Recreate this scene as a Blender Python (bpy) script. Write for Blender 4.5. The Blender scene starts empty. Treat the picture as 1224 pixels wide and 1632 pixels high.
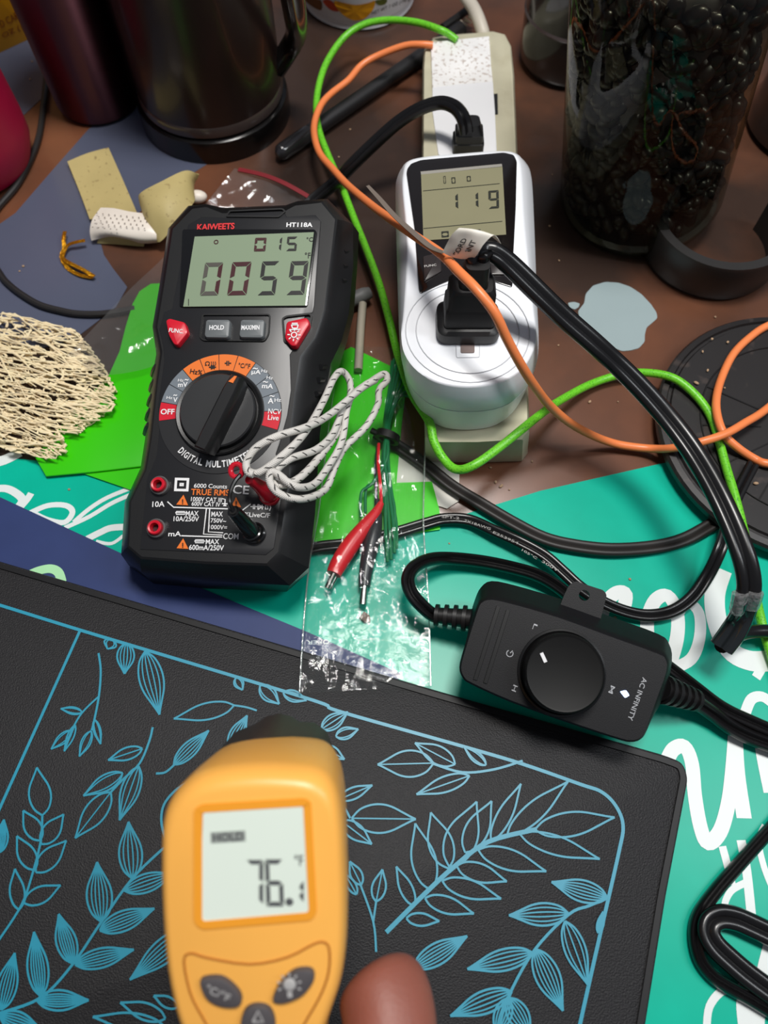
import bpy, bmesh, math, random
from mathutils import Vector, Matrix
random.seed(7)
SC = bpy.context.scene
COL = SC.collection
# ------------------------------------------------------------------ camera
CAM_H, PITCH, FPX = 0.34, math.radians(65), 1250.0
AX = Vector((0, math.cos(PITCH), -math.sin(PITCH)))
DN = Vector((0, -math.sin(PITCH), -math.cos(PITCH)))
EYE = Vector((0, 0, CAM_H))
cam = bpy.data.cameras.new('camera')
co = bpy.data.objects.new('camera', cam); COL.objects.link(co)
co.location = EYE; co.rotation_euler = (math.pi/2 - PITCH, 0, 0)
cam.sensor_fit = 'VERTICAL'; cam.sensor_height = 36; cam.sensor_width = 27
cam.lens = FPX/1632*36
cam.clip_start = 0.01; cam.clip_end = 20
cam.dof.use_dof = True; cam.dof.focus_distance = 0.335; cam.dof.aperture_fstop = 10
SC.camera = co
# ------------------------------------------------------------------ light
w = bpy.data.worlds.new('world'); SC.world = w; w.use_nodes = True
w.node_tree.nodes['Background'].inputs[0].default_value = (0.80, 0.86, 1.0, 1)
w.node_tree.nodes['Background'].inputs[1].default_value = 0.15
def area(name, loc, target, sx, sy, power, col):
    l = bpy.data.lights.new(name, 'AREA'); l.shape = 'RECTANGLE'; l.size = sx; l.size_y = sy
    l.energy = power; l.color = col
    o = bpy.data.objects.new(name, l); COL.objects.link(o); o.location = loc
    o.rotation_euler = (Vector(target) - Vector(loc)).to_track_quat('-Z', 'Y').to_euler()
    return o
area('ceiling_lamp', (0.10, 0.34, 1.30), (0.03, 0.2, 0), 0.34, 0.22, 13, (1.0, 0.97, 0.93))
area('strip_lamp', (0.75, 0.10, 1.15), (0.05, 0.2, 0), 0.14, 0.6, 5, (0.93, 0.97, 1.0))
SC.view_settings.view_transform = 'Standard'; SC.view_settings.look = 'None'
SC.view_settings.gamma = 1; SC.view_settings.use_curve_mapping = False
SC.view_settings.exposure = 0.1
SC.cycles.transparent_max_bounces = 32
# ------------------------------------------------------------------ materials
def lin(c):
    r = []
    for v in c:
        v /= 255.0
        r.append(v/12.92 if v <= 0.04045 else ((v+0.055)/1.055)**2.4)
    return r + [1]
MATS = {}
def mat(name, rgb, rough=0.45, metal=0, spec=0.5, var=0.12, vscale=60, bump=0, bscale=400, coat=0, emit=0, sss=0, trans=0):
    if name in MATS: return MATS[name]
    m = bpy.data.materials.new(name); m.use_nodes = True; nt = m.node_tree; N = nt.nodes; L = nt.links
    b = N['Principled BSDF']
    tc = N.new('ShaderNodeTexCoord'); nz = N.new('ShaderNodeTexNoise'); nz.inputs['Scale'].default_value = vscale
    nz.inputs['Detail'].default_value = 5
    L.new(tc.outputs['Object'], nz.inputs['Vector'])
    mx = N.new('ShaderNodeMix'); mx.data_type = 'RGBA'
    c = lin(rgb)
    mx.inputs[6].default_value = [x*(1-var) for x in c[:3]] + [1]
    mx.inputs[7].default_value = [min(1, x*(1+var)) for x in c[:3]] + [1]
    L.new(nz.outputs['Fac'], mx.inputs[0]); L.new(mx.outputs[2], b.inputs['Base Color'])
    b.inputs['Roughness'].default_value = rough; b.inputs['Metallic'].default_value = metal
    b.inputs['Specular IOR Level'].default_value = spec
    b.inputs['Coat Weight'].default_value = coat; b.inputs['Coat Roughness'].default_value = 0.08
    b.inputs['Transmission Weight'].default_value = trans
    if sss:
        b.inputs['Subsurface Weight'].default_value = sss; b.inputs['Subsurface Radius'].default_value = (0.006, 0.002, 0.001)
        b.inputs['Subsurface Scale'].default_value = 1
    if emit:
        L.new(mx.outputs[2], b.inputs['Emission Color']); b.inputs['Emission Strength'].default_value = emit
    if bump:
        n2 = N.new('ShaderNodeTexNoise'); n2.inputs['Scale'].default_value = bscale; n2.inputs['Detail'].default_value = 4
        bp = N.new('ShaderNodeBump'); bp.inputs['Strength'].default_value = bump; bp.inputs['Distance'].default_value = 0.001
        L.new(tc.outputs['Object'], n2.inputs['Vector']); L.new(n2.outputs['Fac'], bp.inputs['Height']); L.new(bp.outputs['Normal'], b.inputs['Normal'])
    MATS[name] = m; return m
def clear_mat(name, tint, rough=0.04, refl=1.0, bump=0, bscale=120, haze=0.0):
    """clear film or glass: looks through, with mirror-like highlights at grazing angles"""
    if name in MATS: return MATS[name]
    m = bpy.data.materials.new(name); m.use_nodes = True; nt = m.node_tree; N = nt.nodes; L = nt.links
    N.remove(N['Principled BSDF']); out = N['Material Output']
    t = N.new('ShaderNodeBsdfTransparent'); t.inputs[0].default_value = lin(tint)
    g = N.new('ShaderNodeBsdfGlossy'); g.inputs['Roughness'].default_value = rough
    d = N.new('ShaderNodeBsdfDiffuse'); d.inputs[0].default_value = (0.8, 0.8, 0.8, 1)
    # two-sided Schlick reflectance: 0.04 + 0.96 (1 - |N.V|)^5
    ge = N.new('ShaderNodeNewGeometry'); f = N.new('ShaderNodeVectorMath'); f.operation = 'DOT_PRODUCT'
    L.new(ge.outputs['Incoming'], f.inputs[1]); L.new(ge.outputs['Normal'], f.inputs[0])
    def mt(op, a, b=None):
        n = N.new('ShaderNodeMath'); n.operation = op
        for i, v in enumerate((a, b)):
            if isinstance(v, (int, float)): n.inputs[i].default_value = v
            elif v is not None: L.new(v, n.inputs[i])
        return n.outputs[0]
    fs = mt('ADD', mt('MULTIPLY', mt('POWER', mt('SUBTRACT', 1.0, mt('ABSOLUTE', f.outputs['Value'])), 5.0), 0.96), 0.045)
    mu = N.new('ShaderNodeMath'); mu.operation = 'MULTIPLY'; mu.inputs[1].default_value = refl; mu.use_clamp = True
    L.new(fs, mu.inputs[0])
    m0 = N.new('ShaderNodeMixShader'); m0.inputs[0].default_value = haze; L.new(t.outputs[0], m0.inputs[1]); L.new(d.outputs[0], m0.inputs[2])
    mx = N.new('ShaderNodeMixShader'); L.new(mu.outputs[0], mx.inputs[0]); L.new(m0.outputs[0], mx.inputs[1]); L.new(g.outputs[0], mx.inputs[2])
    L.new(mx.outputs[0], out.inputs['Surface'])
    if bump:
        tc = N.new('ShaderNodeTexCoord'); n2 = N.new('ShaderNodeTexNoise'); n2.inputs['Scale'].default_value = bscale; n2.inputs['Detail'].default_value = 6
        bp = N.new('ShaderNodeBump'); bp.inputs['Strength'].default_value = bump; bp.inputs['Distance'].default_value = 0.002
        L.new(tc.outputs['Object'], n2.inputs['Vector']); L.new(n2.outputs['Fac'], bp.inputs['Height'])
        for s in (g, d): L.new(bp.outputs['Normal'], s.inputs['Normal'])
        L.new(bp.outputs['Normal'], f.inputs[0])
    MATS[name] = m; return m
def speck_mat(name, rgb, speck, rough=0.4, scale=900, lo=0.6, hi=0.66, bump=0.0, coat=0.0, stretch=(1,1,1)):
    """base colour with small specks or scuffs of a second colour"""
    if name in MATS: return MATS[name]
    m = mat(name, rgb, rough, coat=coat); nt = m.node_tree; N = nt.nodes; L = nt.links; b = N['Principled BSDF']
    tc = N.new('ShaderNodeTexCoord'); mp = N.new('ShaderNodeMapping'); mp.inputs['Scale'].default_value = stretch
    n = N.new('ShaderNodeTexNoise'); n.inputs['Scale'].default_value = scale; n.inputs['Detail'].default_value = 6
    r = N.new('ShaderNodeMapRange'); r.inputs[1].default_value = lo; r.inputs[2].default_value = hi
    mx = N.new('ShaderNodeMix'); mx.data_type = 'RGBA'; mx.inputs[7].default_value = lin(speck)
    old = b.inputs['Base Color'].links[0].from_socket
    L.new(tc.outputs['Object'], mp.inputs[0]); L.new(mp.outputs[0], n.inputs['Vector']); L.new(n.outputs['Fac'], r.inputs[0])
    L.new(r.outputs[0], mx.inputs[0]); L.new(old, mx.inputs[6]); L.new(mx.outputs[2], b.inputs['Base Color'])
    if bump:
        bp = N.new('ShaderNodeBump'); bp.inputs['Strength'].default_value = bump; bp.inputs['Distance'].default_value = 0.0006
        L.new(n.outputs['Fac'], bp.inputs['Height']); L.new(bp.outputs['Normal'], b.inputs['Normal'])
    return m
# ------------------------------------------------------------------ frames (planes of the real things)
def ray(x, y): return AX + DN*((y-816)/FPX) + Vector((1, 0, 0))*((x-612)/FPX)
def P(x, y, z=0.0):
    r = ray(x, y); return EYE + r*((CAM_H - z)/-r.z)
def PD(x, y, depth): return EYE + ray(x, y)*depth
class Frame:
    """a local frame on a surface: at(x, y, h) is the local point seen at x, y that lies h above the surface"""
    def __init__(s, o, n=(0, 0, 1), up=(0, 1, 0)):
        s.o = Vector(o); z = Vector(n).normalized(); up = Vector(up)
        y = (up - z*up.dot(z)).normalized(); x = y.cross(z)
        s.z = z; s.R = Matrix((x, y, z)).transposed(); s.Ri = s.R.transposed()
        s.M = Matrix.Translation(s.o) @ s.R.to_4x4()
    def at(s, x, y, h=0.0):
        r = ray(x, y); t = ((s.o + s.z*h) - EYE).dot(s.z)/r.dot(s.z)
        return s.Ri @ (EYE + r*t - s.o)
    def loc(s, p): return s.Ri @ (Vector(p) - s.o)
    def pts(s, L, h=None): return [s.at(p[0], p[1], (p[2] if h is None else h)) for p in L]
def zc(ox, oy, k):
    """coordinates read in an enlarged detail of the photograph -> photograph coordinates"""
    def f(*L): return [(ox+p[0]/k, oy+p[1]/k) + tuple(p[2:]) for p in L]
    return f
# ------------------------------------------------------------------ mesh building
def cat(pts, n=6, closed=False):
    P_ = [Vector(p) for p in pts]; N = len(P_); out = []
    seg = N if closed else N-1
    for i in range(seg):
        if closed: a, b, c, d = P_[i-1], P_[i], P_[(i+1) % N], P_[(i+2) % N]
        else: a, b, c, d = P_[max(i-1, 0)], P_[i], P_[i+1], P_[min(i+2, N-1)]
        for k in range(n):
            t = k/n
            out.append(0.5*((2*b) + (c-a)*t + (2*a-5*b+4*c-d)*t*t + (3*b-a-3*c+d)*t**3))
    if not closed: out.append(P_[-1].copy())
    return out
def inset(pts, d):
    """inset a 2D outline by d"""
    n = len(pts); A = sum(pts[i][0]*pts[(i+1) % n][1]-pts[(i+1) % n][0]*pts[i][1] for i in range(n))
    sgn = 1 if A > 0 else -1; out = []
    for i in range(n):
        a, b, c = Vector(pts[i-1][:2]), Vector(pts[i][:2]), Vector(pts[(i+1) % n][:2])
        e1 = (b-a); e2 = (c-b)
        if e1.length < 1e-9 or e2.length < 1e-9: out.append(b); continue
        e1.normalize(); e2.normalize()
        n1 = Vector((-e1.y, e1.x))*sgn; n2 = Vector((-e2.y, e2.x))*sgn
        m = n1+n2
        if m.length < 0.2: out.append(b + n1*d); continue
        m.normalize(); out.append(b + m*(d/max(0.45, m.dot(n1))))
    return out
def dense(pts, d):
    out = []
    for i in range(len(pts)):
        a, b = Vector(pts[i][:2]), Vector(pts[(i+1) % len(pts)][:2]); k = max(1, int((b-a).length/d))
        out += [a.lerp(b, j/k) for j in range(k)]
    return out
def rounded(pts, r, n=4):
    """round the corners of a 2D outline"""
    out = []; N = len(pts)
    for i in range(N):
        a, b, c = Vector(pts[i-1][:2]), Vector(pts[i][:2]), Vector(pts[(i+1) % N][:2])
        l1, l2 = (a-b).length, (c-b).length; k = min(r, l1*.45, l2*.45)
        p, q = b+(a-b).normalized()*k, b+(c-b).normalized()*k
        for j in range(n+1):
            t = j/n; out.append(p*(1-t)**2 + b*2*t*(1-t) + q*t*t)
    return out
class MB:
    def __init__(s): s.v = []; s.f = []; s.uv = {}
    def add(s, V, F, UV=None):
        o = len(s.v); s.v += [tuple(p) for p in V]
        for i, f in enumerate(F):
            if UV: s.uv[len(s.f)] = UV[i]
            s.f.append(tuple(o+k for k in f))
        return s
    def loft(s, rings, c0=True, c1=True):
        n = len(rings[0]); V = [p for r in rings for p in r]; F = []
        for i in range(len(rings)-1):
            for j in range(n):
                k = (j+1) % n; F.append((i*n+j, i*n+k, (i+1)*n+k, (i+1)*n+j))
        if c0: F.append(tuple(range(n-1, -1, -1)))
        if c1: F.append(tuple((len(rings)-1)*n+j for j in range(n)))
        return s.add(V, F)
    def prism(s, pts, z0, z1, b=0.0):
        q = [Vector(p[:2]) for p in pts]; R = lambda L, z: [Vector((p[0], p[1], z)) for p in L]
        if b:
            rings = [R(q, z0), R(q, z1-b), R(inset(q, b*.3), z1-b*.3), R(inset(q, b), z1)]
        else: rings = [R(q, z0), R(q, z1)]
        return s.loft(rings)
    def ringprism(s, pts, d, z0, z1):
        """a raised border of width d inside the outline"""
        q = [Vector(p[:2]) for p in pts]; i = inset(q, d); R = lambda L, z: [Vector((p[0], p[1], z)) for p in L]
        r = [R(q, z0), R(q, z1), R(i, z1), R(i, z0), R(q, z0)]
        return s.loft(r, False, False)
    def grid(s, G):
        n = len(G[0]); V = [p for r in G for p in r]
        F = [(i*n+j, i*n+j+1, (i+1)*n+j+1, (i+1)*n+j) for i in range(len(G)-1) for j in range(n-1)]
        return s.add(V, F)
    def slab(s, G, t):
        """a sheet from a grid of points, thickness t"""
        n = len(G[0]); m = len(G); V = [Vector(p) for r in G for p in r]; q = len(V)
        nr = []
        for i in range(m):
            for j in range(n):
                du = Vector(G[min(i+1, m-1)][j])-Vector(G[max(i-1, 0)][j]); dv = Vector(G[i][min(j+1, n-1)])-Vector(G[i][max(j-1, 0)])
                c = du.cross(dv); nr.append(c.normalized() if c.length > 1e-12 else Vector((0, 0, 1)))
        V2 = V + [a+b*t for a, b in zip(V, nr)]; F = []
        for i in range(m-1):
            for j in range(n-1):
                a, b, c, d = i*n+j, i*n+j+1, (i+1)*n+j+1, (i+1)*n+j
                F += [(a, d, c, b), (q+a, q+b, q+c, q+d)]
        bd = [(0, j) for j in range(n)] + [(i, n-1) for i in range(1, m)] + [(m-1, j) for j in range(n-2, -1, -1)] + [(i, 0) for i in range(m-2, 0, -1)]
        for k in range(len(bd)):
            a = bd[k][0]*n+bd[k][1]; c = bd[(k+1) % len(bd)]; b = c[0]*n+c[1]; F.append((a, b, q+b, q+a))
        return s.add(V2, F)
    def tube(s, pts, r, n=10, smooth=5, prof=None, closed=False, up=Vector((0, 0, 1))):
        """sweep; r a number or a list per control point; prof a list of (side, up) in units of r"""
        P_ = [Vector(p) for p in pts]
        rr = [r]*len(P_) if not isinstance(r, (list, tuple)) else list(r)
        if smooth > 1:
            Q = cat([(p.x, p.y, p.z) for p in P_], smooth, closed)
            K = cat([(x, 0, 0) for x in rr], smooth, closed); rad = [k.x for k in K]
        else: Q = P_; rad = rr
        if prof is None: prof = [(math.cos(2*math.pi*k/n), math.sin(2*math.pi*k/n)) for k in range(n)]
        n = len(prof); V = []; F = []; UV = []; M = len(Q); prev = None; dist = [0]
        for i in range(1, M): dist.append(dist[-1]+(Q[i]-Q[i-1]).length)
        for i in range(M):
            a = Q[i-1] if (i or closed) else Q[i]; b = Q[(i+1) % M] if (i < M-1 or closed) else Q[i]
            t = (b-a).normalized(); sd = t.cross(up)
            if sd.length < 0.25 and prev is not None: sd = prev - t*prev.dot(t)
            elif sd.length < 1e-4: sd = t.orthogonal()
            sd.normalize()
            if prev is not None and sd.dot(prev) < 0: sd = -sd
            if prev is not None: sd = (prev*0.5+sd*0.5); sd -= t*sd.dot(t); sd.normalize()
            prev = sd; u = sd.cross(t)
            for x, y in prof: V.append(Q[i]+sd*(x*rad[i])+u*(y*rad[i]))
        for i in range(M if closed else M-1):
            i2 = (i+1) % M
            for j in range(n):
                k = (j+1) % n; F.append((i*n+j, i*n+k, i2*n+k, i2*n+j))
                d1 = dist[i+1] if i+1 < M else dist[i]
                UV.append(((dist[i], j/n), (dist[i], (j+1)/n), (d1, (j+1)/n), (d1, j/n)))
        if not closed:
            F += [tuple(range(n-1, -1, -1)), tuple((M-1)*n+j for j in range(n))]
            UV += [tuple((0, 0) for _ in range(n))]*2
        return s.add(V, F, UV)
    def lathe(s, prof, c=(0, 0, 0), n=40, M=None, a0=0, a1=2*math.pi):
        c = Vector(c); full = abs(a1-a0-2*math.pi) < 1e-6; N = n if full else n+1; V = []; F = []
        for r, z in prof:
            for k in range(N):
                a = a0+(a1-a0)*k/n; p = Vector((r*math.cos(a), r*math.sin(a), z))
                V.append(c + (M @ p if M else p))
        for i in range(len(prof)-1):
            for k in range(n):
                k2 = (k+1) % N; F.append((i*N+k, i*N+k2, (i+1)*N+k2, (i+1)*N+k))
        if full:
            if prof[0][0] > 1e-7: F.append(tuple(range(N-1, -1, -1)))
            if prof[-1][0] > 1e-7: F.append(tuple((len(prof)-1)*N+k for k in range(N)))
        return s.add(V, F)
    def ball(s, c, r, n=10, M=None):
        r = Vector(r) if hasattr(r, '__len__') else Vector((r, r, r)); c = Vector(c); V = []; F = []
        for i in range(n+1):
            th = math.pi*i/n
            for k in range(n*2):
                ph = math.pi*k/n; p = Vector((r.x*math.sin(th)*math.cos(ph), r.y*math.sin(th)*math.sin(ph), r.z*math.cos(th)))
                V.append(c+(M @ p if M else p))
        m = n*2
        for i in range(n):
            for k in range(m): F.append((i*m+k, (i+1)*m+k, (i+1)*m+(k+1) % m, i*m+(k+1) % m))
        return s.add(V, F)
    def stroke(s, pts, w, z=0.0, smooth=5, taper=False, closed=False):
        s.nst = getattr(s, 'nst', 0)+1; z += s.nst*1.5e-6   # lines drawn one over another never share a plane
        """a flat printed line of width w (a number or one per control point)"""
        P_ = [Vector((p[0], p[1], 0)) for p in pts]; W = [w]*len(P_) if not isinstance(w, (list, tuple)) else list(w)
        if smooth > 1: Q = cat(P_, smooth, closed); K = [k.x for k in cat([(x, 0, 0) for x in W], smooth, closed)]
        else: Q, K = P_, W
        V = []; M = len(Q)
        for i in range(M):
            a = Q[i-1] if (i or closed) else Q[i]; b = Q[(i+1) % M] if (i < M-1 or closed) else Q[i]
            t = (b-a); t = t.normalized() if t.length > 1e-9 else Vector((1, 0, 0)); nn = Vector((-t.y, t.x, 0))
            k = K[i]*(1.0 if not taper else 0.5+0.5*math.sin(math.pi*i/(M-1)))
            zi = z+i*1.5e-6; V += [Q[i]+nn*k/2+Vector((0, 0, zi)), Q[i]-nn*k/2+Vector((0, 0, zi))]
        F = [(2*i, 2*i+1, 2*((i+1) % M)+1, 2*((i+1) % M)) for i in range(M if closed else M-1)]
        return s.add(V, F)
    def build(s, name, m, parent=None, angle=35, smooth=True, loc=None, M=None):
        me = bpy.data.meshes.new(name); me.from_pydata(s.v, [], s.f)
        if s.uv:
            ul = me.uv_layers.new(name='UVMap')
            for p in me.polygons:
                q = s.uv.get(p.index)
                if q:
                    for k, li in enumerate(p.loop_indices):
                        if k < len(q): ul.data[li].uv = q[k]
        bm = bmesh.new(); bm.from_mesh(me); bmesh.ops.remove_doubles(bm, verts=bm.verts, dist=1e-7)
        bmesh.ops.recalc_face_normals(bm, faces=bm.faces); bm.to_mesh(me); bm.free()
        if smooth:
            me.polygons.foreach_set('use_smooth', [True]*len(me.polygons)); me.set_sharp_from_angle(angle=math.radians(angle))
        me.materials.append(m); o = bpy.data.objects.new(name, me); COL.objects.link(o)
        if parent: o.parent = parent
        if M is not None: o.matrix_world = M
        elif loc is not None: o.location = loc
        return o
def thing(name, label, cat_, frame=None, group=None):
    o = bpy.data.objects.new(name, None); COL.objects.link(o); o.empty_display_size = 0.01
    if frame: o.matrix_world = frame.M
    o['label'] = label; o['category'] = cat_
    if group: o['group'] = group
    return o
def tag(o, label, cat_, group=None, kind=None):
    o['label'] = label; o['category'] = cat_
    if group: o['group'] = group
    if kind: o['kind'] = kind
    return o
_tc = {}
def text_geo(s, bold=0.0):
    k = (s, bold)
    if k in _tc: return _tc[k]
    cu = bpy.data.curves.new('t', 'FONT'); cu.body = s; cu.size = 1; cu.offset = bold; cu.resolution_u = 3
    o = bpy.data.objects.new('t', cu); COL.objects.link(o); bpy.context.view_layer.update()
    dg = bpy.context.evaluated_depsgraph_get(); me = o.evaluated_get(dg).to_mesh()
    V = [v.co.copy() for v in me.vertices]; F = [tuple(p.vertices) for p in me.polygons]
    o.evaluated_get(dg).to_mesh_clear(); bpy.data.objects.remove(o); bpy.data.curves.remove(cu)
    x0 = min(v.x for v in V); x1 = max(v.x for v in V); y0 = min(v.y for v in V); y1 = max(v.y for v in V)
    V = [((v.x-x0)/(x1-x0), (v.y-(y0+y1)/2)/(y1-y0)) for v in V]
    _tc[k] = (V, F); return _tc[k]
def letters(mb, fr, s, a, b, hpx, h, bold=0.01):
    """text whose baseline direction runs from photo point a to b (through mid-height), hpx tall"""
    A, B = fr.at(a[0], a[1], h), fr.at(b[0], b[1], h); L = math.hypot(b[0]-a[0], b[1]-a[1]); ex = B-A
    ey = Vector((-ex.y, ex.x, 0))*(hpx/L); V, F = text_geo(s, bold)
    mb.add([A+ex*x+ey*y for x, y in V], F); return mb
SEG = {'0': 'abcdef', '1': 'bc', '5': 'afgcd', '9': 'abfgcd', '7': 'abc', '6': 'acdefg'}
def digit(mb, ch, BL, BR, TL, z, t=0.16, only=None):
    """one seven-segment digit in the parallelogram BL, BR, TL (local points)"""
    ex, ey = BR-BL, TL-BL; k = ex.length/ey.length; tv = t*k; g = 0.02
    def q(L): mb.add([BL+ex*x+ey*y+Vector((0, 0, z)) for x, y in L], [tuple(range(len(L)))])
    S = {'a': [(g, 1), (1-g, 1), (1-t, 1-tv), (t, 1-tv)], 'd': [(g, 0), (1-g, 0), (1-t, tv), (t, tv)],
         'g': [(g+.04, .5), (t, .5+tv/2), (1-t, .5+tv/2), (1-g-.04, .5), (1-t, .5-tv/2), (t, .5-tv/2)],
         'f': [(0, 1-g), (t-g, 1-tv-g), (t-g, .5+tv/2+g), (0, .5+g)], 'b': [(1, 1-g), (1-t+g, 1-tv-g), (1-t+g, .5+tv/2+g), (1, .5+g)],
         'e': [(0, g), (t-g, tv+g), (t-g, .5-tv/2-g), (0, .5-g)], 'c': [(1, g), (1-t+g, tv+g), (1-t+g, .5-tv/2-g), (1, .5-g)]}
    for c in SEG[ch]:
        if only is None or c in only: q(S[c])
ZIP = [(-2, 0), (-1.75, .65), (-1.1, .98), (-.45, .7), (0, .32), (.45, .7), (1.1, .98), (1.75, .65), (2, 0), (1.75, -.65), (1.1, -.98), (.45, -.7), (0, -.32), (-.45, -.7), (-1.1, -.98), (-1.75, -.65)]
W0 = Frame((0, 0, 0))
def ground(x, y, z=0.0): return Frame(P(x, y, z))
# ================================================================== TABLE AND FLAT SHEETS
M_table = speck_mat('table_lacquer', (58, 44, 38), (128, 79, 54), 0.24, 5, 0.45, 0.68)
M_table.node_tree.nodes['Principled BSDF'].inputs['Specular IOR Level'].default_value = 0.4
tb = thing('table', 'dark brown glossy table top under everything', 'table', Frame((0, 0.3, 0)))
q = [(-.7, -.5), (.7, -.5), (.7, .75), (-.7, .75)]
MB().prism(rounded(q, .02), -.028, 0, .003).build('tabletop', M_table, tb)

M_teal = speck_mat('teal_card', (2, 180, 152), (1, 174, 146), 0.3, 9, .4, .7)
M_teal.node_tree.nodes['Principled BSDF'].inputs['Specular IOR Level'].default_value = .25
M_white_ink = mat('white_ink', (226, 232, 230), 0.34, var=.02)
F = Frame(P(900, 1000))
teal = thing('paper_sheet', 'teal printed sheet with big white script lettering covering the front of the table', 'paper', F)
o = F.pts([(-60, 735), (0, 728), (60, 735), (300, 800), (600, 860), (715, 828), (860, 783), (1050, 740), (1260, 700), (1500, 800), (1500, 1900), (400, 1900), (-200, 1200)], 0)
MB().prism(o, 0.0001, 0.0004).build('sheet', M_teal, teal)
L = MB(); S = lambda pts, wpx, sm=5: L.stroke(F.pts(pts, .0005), wpx*.34/1250*1.02, .0005, sm)
z3 = zc(0, 420, 2.813); c1 = zc(620, 700, 2.026); c6 = zc(940, 1000, 2.581)
S(z3((-60, 900), (20, 880), (90, 845)), 20)
S(z3((-60, 1015), (20, 1008), (70, 1028), (100, 1060), (75, 1100)), 14); S(z3((140, 1030), (118, 1062), (80, 1105)), 12)
S(z3((130, 1120), (215, 1085), (295, 1085), (325, 1115), (290, 1160), (215, 1150), (150, 1120)), 10)
S(z3((330, 1160), (400, 1100), (480, 1050), (590, 1005)), 8); S(z3((290, 1185), (400, 1135), (500, 1075), (600, 1030)), 8)
S(z3((390, 1235), (450, 1205), (500, 1185), (590, 1180)), 12); S(z3((430, 1245), (500, 1255), (560, 1215), (600, 1190)), 6)
S(c1((680, 590), (700, 530), (735, 495), (765, 500), (755, 560)), 22)
S(c1((835, 640), (835, 580), (860, 520), (900, 505), (930, 560), (930, 640), (905, 730)), 22)
S(c1((935, 560), (960, 525), (1000, 560), (1003, 640), (975, 710), (910, 742)), 18)
S(c1((1075, 420), (1052, 500), (1060, 590), (1100, 680), (1165, 715), (1235, 715)), 33); S(c1((1224, 690), (1205, 735), (1185, 770)), 14)
S(c6((318, 545), (345, 500), (390, 490), (420, 560), (432, 690), (455, 820), (485, 885), (535, 840), (568, 730), (585, 600), (598, 430)), 21)
S(c6((598, 430), (608, 600), (635, 785)), 22); S(c6((640, 350), (665, 295), (710, 285), (760, 320)), 16); S(c6((700, 470), (715, 560), (740, 680)), 18)
S(c6((545, 900), (568, 985), (585, 1060)), 11); S(c6((622, 875), (645, 1000), (665, 1190)), 13); S(c6((640, 1050), (580, 1085), (555, 1150), (600, 1185)), 9)
S(c6((720, 815), (695, 880), (715, 980), (745, 1060)), 9); S(c6((480, 1660), (492, 1560), (545, 1495), (600, 1500)), 10)
S(c6((650, 1660), (640, 1560), (648, 1470)), 24); S(c6((745, 1290), (705, 1460), (690, 1660)), 17)
L.build('lettering', M_white_ink, teal, smooth=False)

F = Frame(P(150, 900))
navy = thing('paper_strip', 'navy blue printed strip with a pale green letter beside the dark board', 'paper', F)
o = F.pts([(-80, 757), (0, 793), (192, 882), (330, 942), (490, 1008), (640, 1075), (600, 1140), (-80, 960)], 0)
MB().prism(o, .0006, .0010).build('sheet', mat('navy_print', (44, 58, 104), .5, spec=.3), navy)
MB().stroke(F.pts(z3((120, 1400), (170, 1378), (225, 1368), (262, 1385), (278, 1430)), .0011), .0042, .0011).build('lettering', mat('pale_green_ink', (170, 226, 172), .45), navy, smooth=False)

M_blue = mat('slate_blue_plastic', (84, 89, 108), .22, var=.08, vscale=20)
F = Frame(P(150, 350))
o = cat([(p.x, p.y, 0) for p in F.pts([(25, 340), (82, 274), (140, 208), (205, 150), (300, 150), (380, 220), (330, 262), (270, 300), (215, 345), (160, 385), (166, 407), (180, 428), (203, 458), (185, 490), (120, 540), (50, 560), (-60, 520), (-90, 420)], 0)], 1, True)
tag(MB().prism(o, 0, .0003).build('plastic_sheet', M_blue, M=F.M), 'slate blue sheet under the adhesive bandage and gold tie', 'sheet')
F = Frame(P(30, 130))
o = F.pts([(-80, 60), (0, 20), (60, 20), (90, 90), (66, 158), (40, 182), (-10, 215), (-80, 250)], 0)  # outline stops short; the gap to the other sheet draws the red pot's shade
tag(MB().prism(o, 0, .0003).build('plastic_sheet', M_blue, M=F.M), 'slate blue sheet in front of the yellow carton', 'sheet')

# emblem inlaid in the table
F = Frame(P(985, 505)); z7 = zc(860, 380, 3.363)
em = thing('emblem', 'pale grey bitten apple emblem on the brown table beside the thick black cord', 'emblem', F)
o = F.pts(z7((205, 392), (238, 350), (246, 300), (285, 256), (350, 236), (420, 240), (485, 262), (545, 302), (595, 355), (625, 400), (630, 430), (602, 455), (572, 480), (562, 520), (562, 556), (532, 590), (490, 602), (440, 607), (400, 590), (375, 596), (320, 575), (270, 520), (235, 470), (212, 430)), 0)
MB().prism(rounded(o, .0012, 3), 0, .0005).build('fruit_shape', mat('grey_inlay', (152, 168, 170), .3, var=.03), em)
o = F.pts(z7((150, 348), (185, 343), (215, 352), (208, 372), (186, 384), (160, 372)), 0)
MB().prism(rounded(o, .0008, 3), 0, .0005).build('leaf_shape', mat('grey_inlay', (0, 0, 0)), em)

# ================================================================== BRIGHT GREEN VINYL
M_green = mat('green_vinyl', (58, 204, 6), .3, var=.05, vscale=12)
F = Frame(P(300, 700))
gv = thing('vinyl_sheet', 'bright green folded vinyl sheet lying under the multimeter', 'sheet', F)
lower = F.pts([(53, 729), (120, 700), (400, 640), (560, 556), (650, 600), (640, 680), (632, 772), (688, 770), (700, 815), (701, 846), (620, 858), (520, 868), (400, 850), (204, 781)], 0)
MB().prism(lower, .0012, .0017).build('lower_layer', M_green, gv)
top = [(258, 451), (240, 452), (222, 464), (211, 484), (200, 520), (190, 560), (172, 600), (120, 650), (55, 728), (73, 759), (150, 752), (245, 741), (330, 720), (420, 690), (430, 600), (400, 480), (330, 440)]
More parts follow.
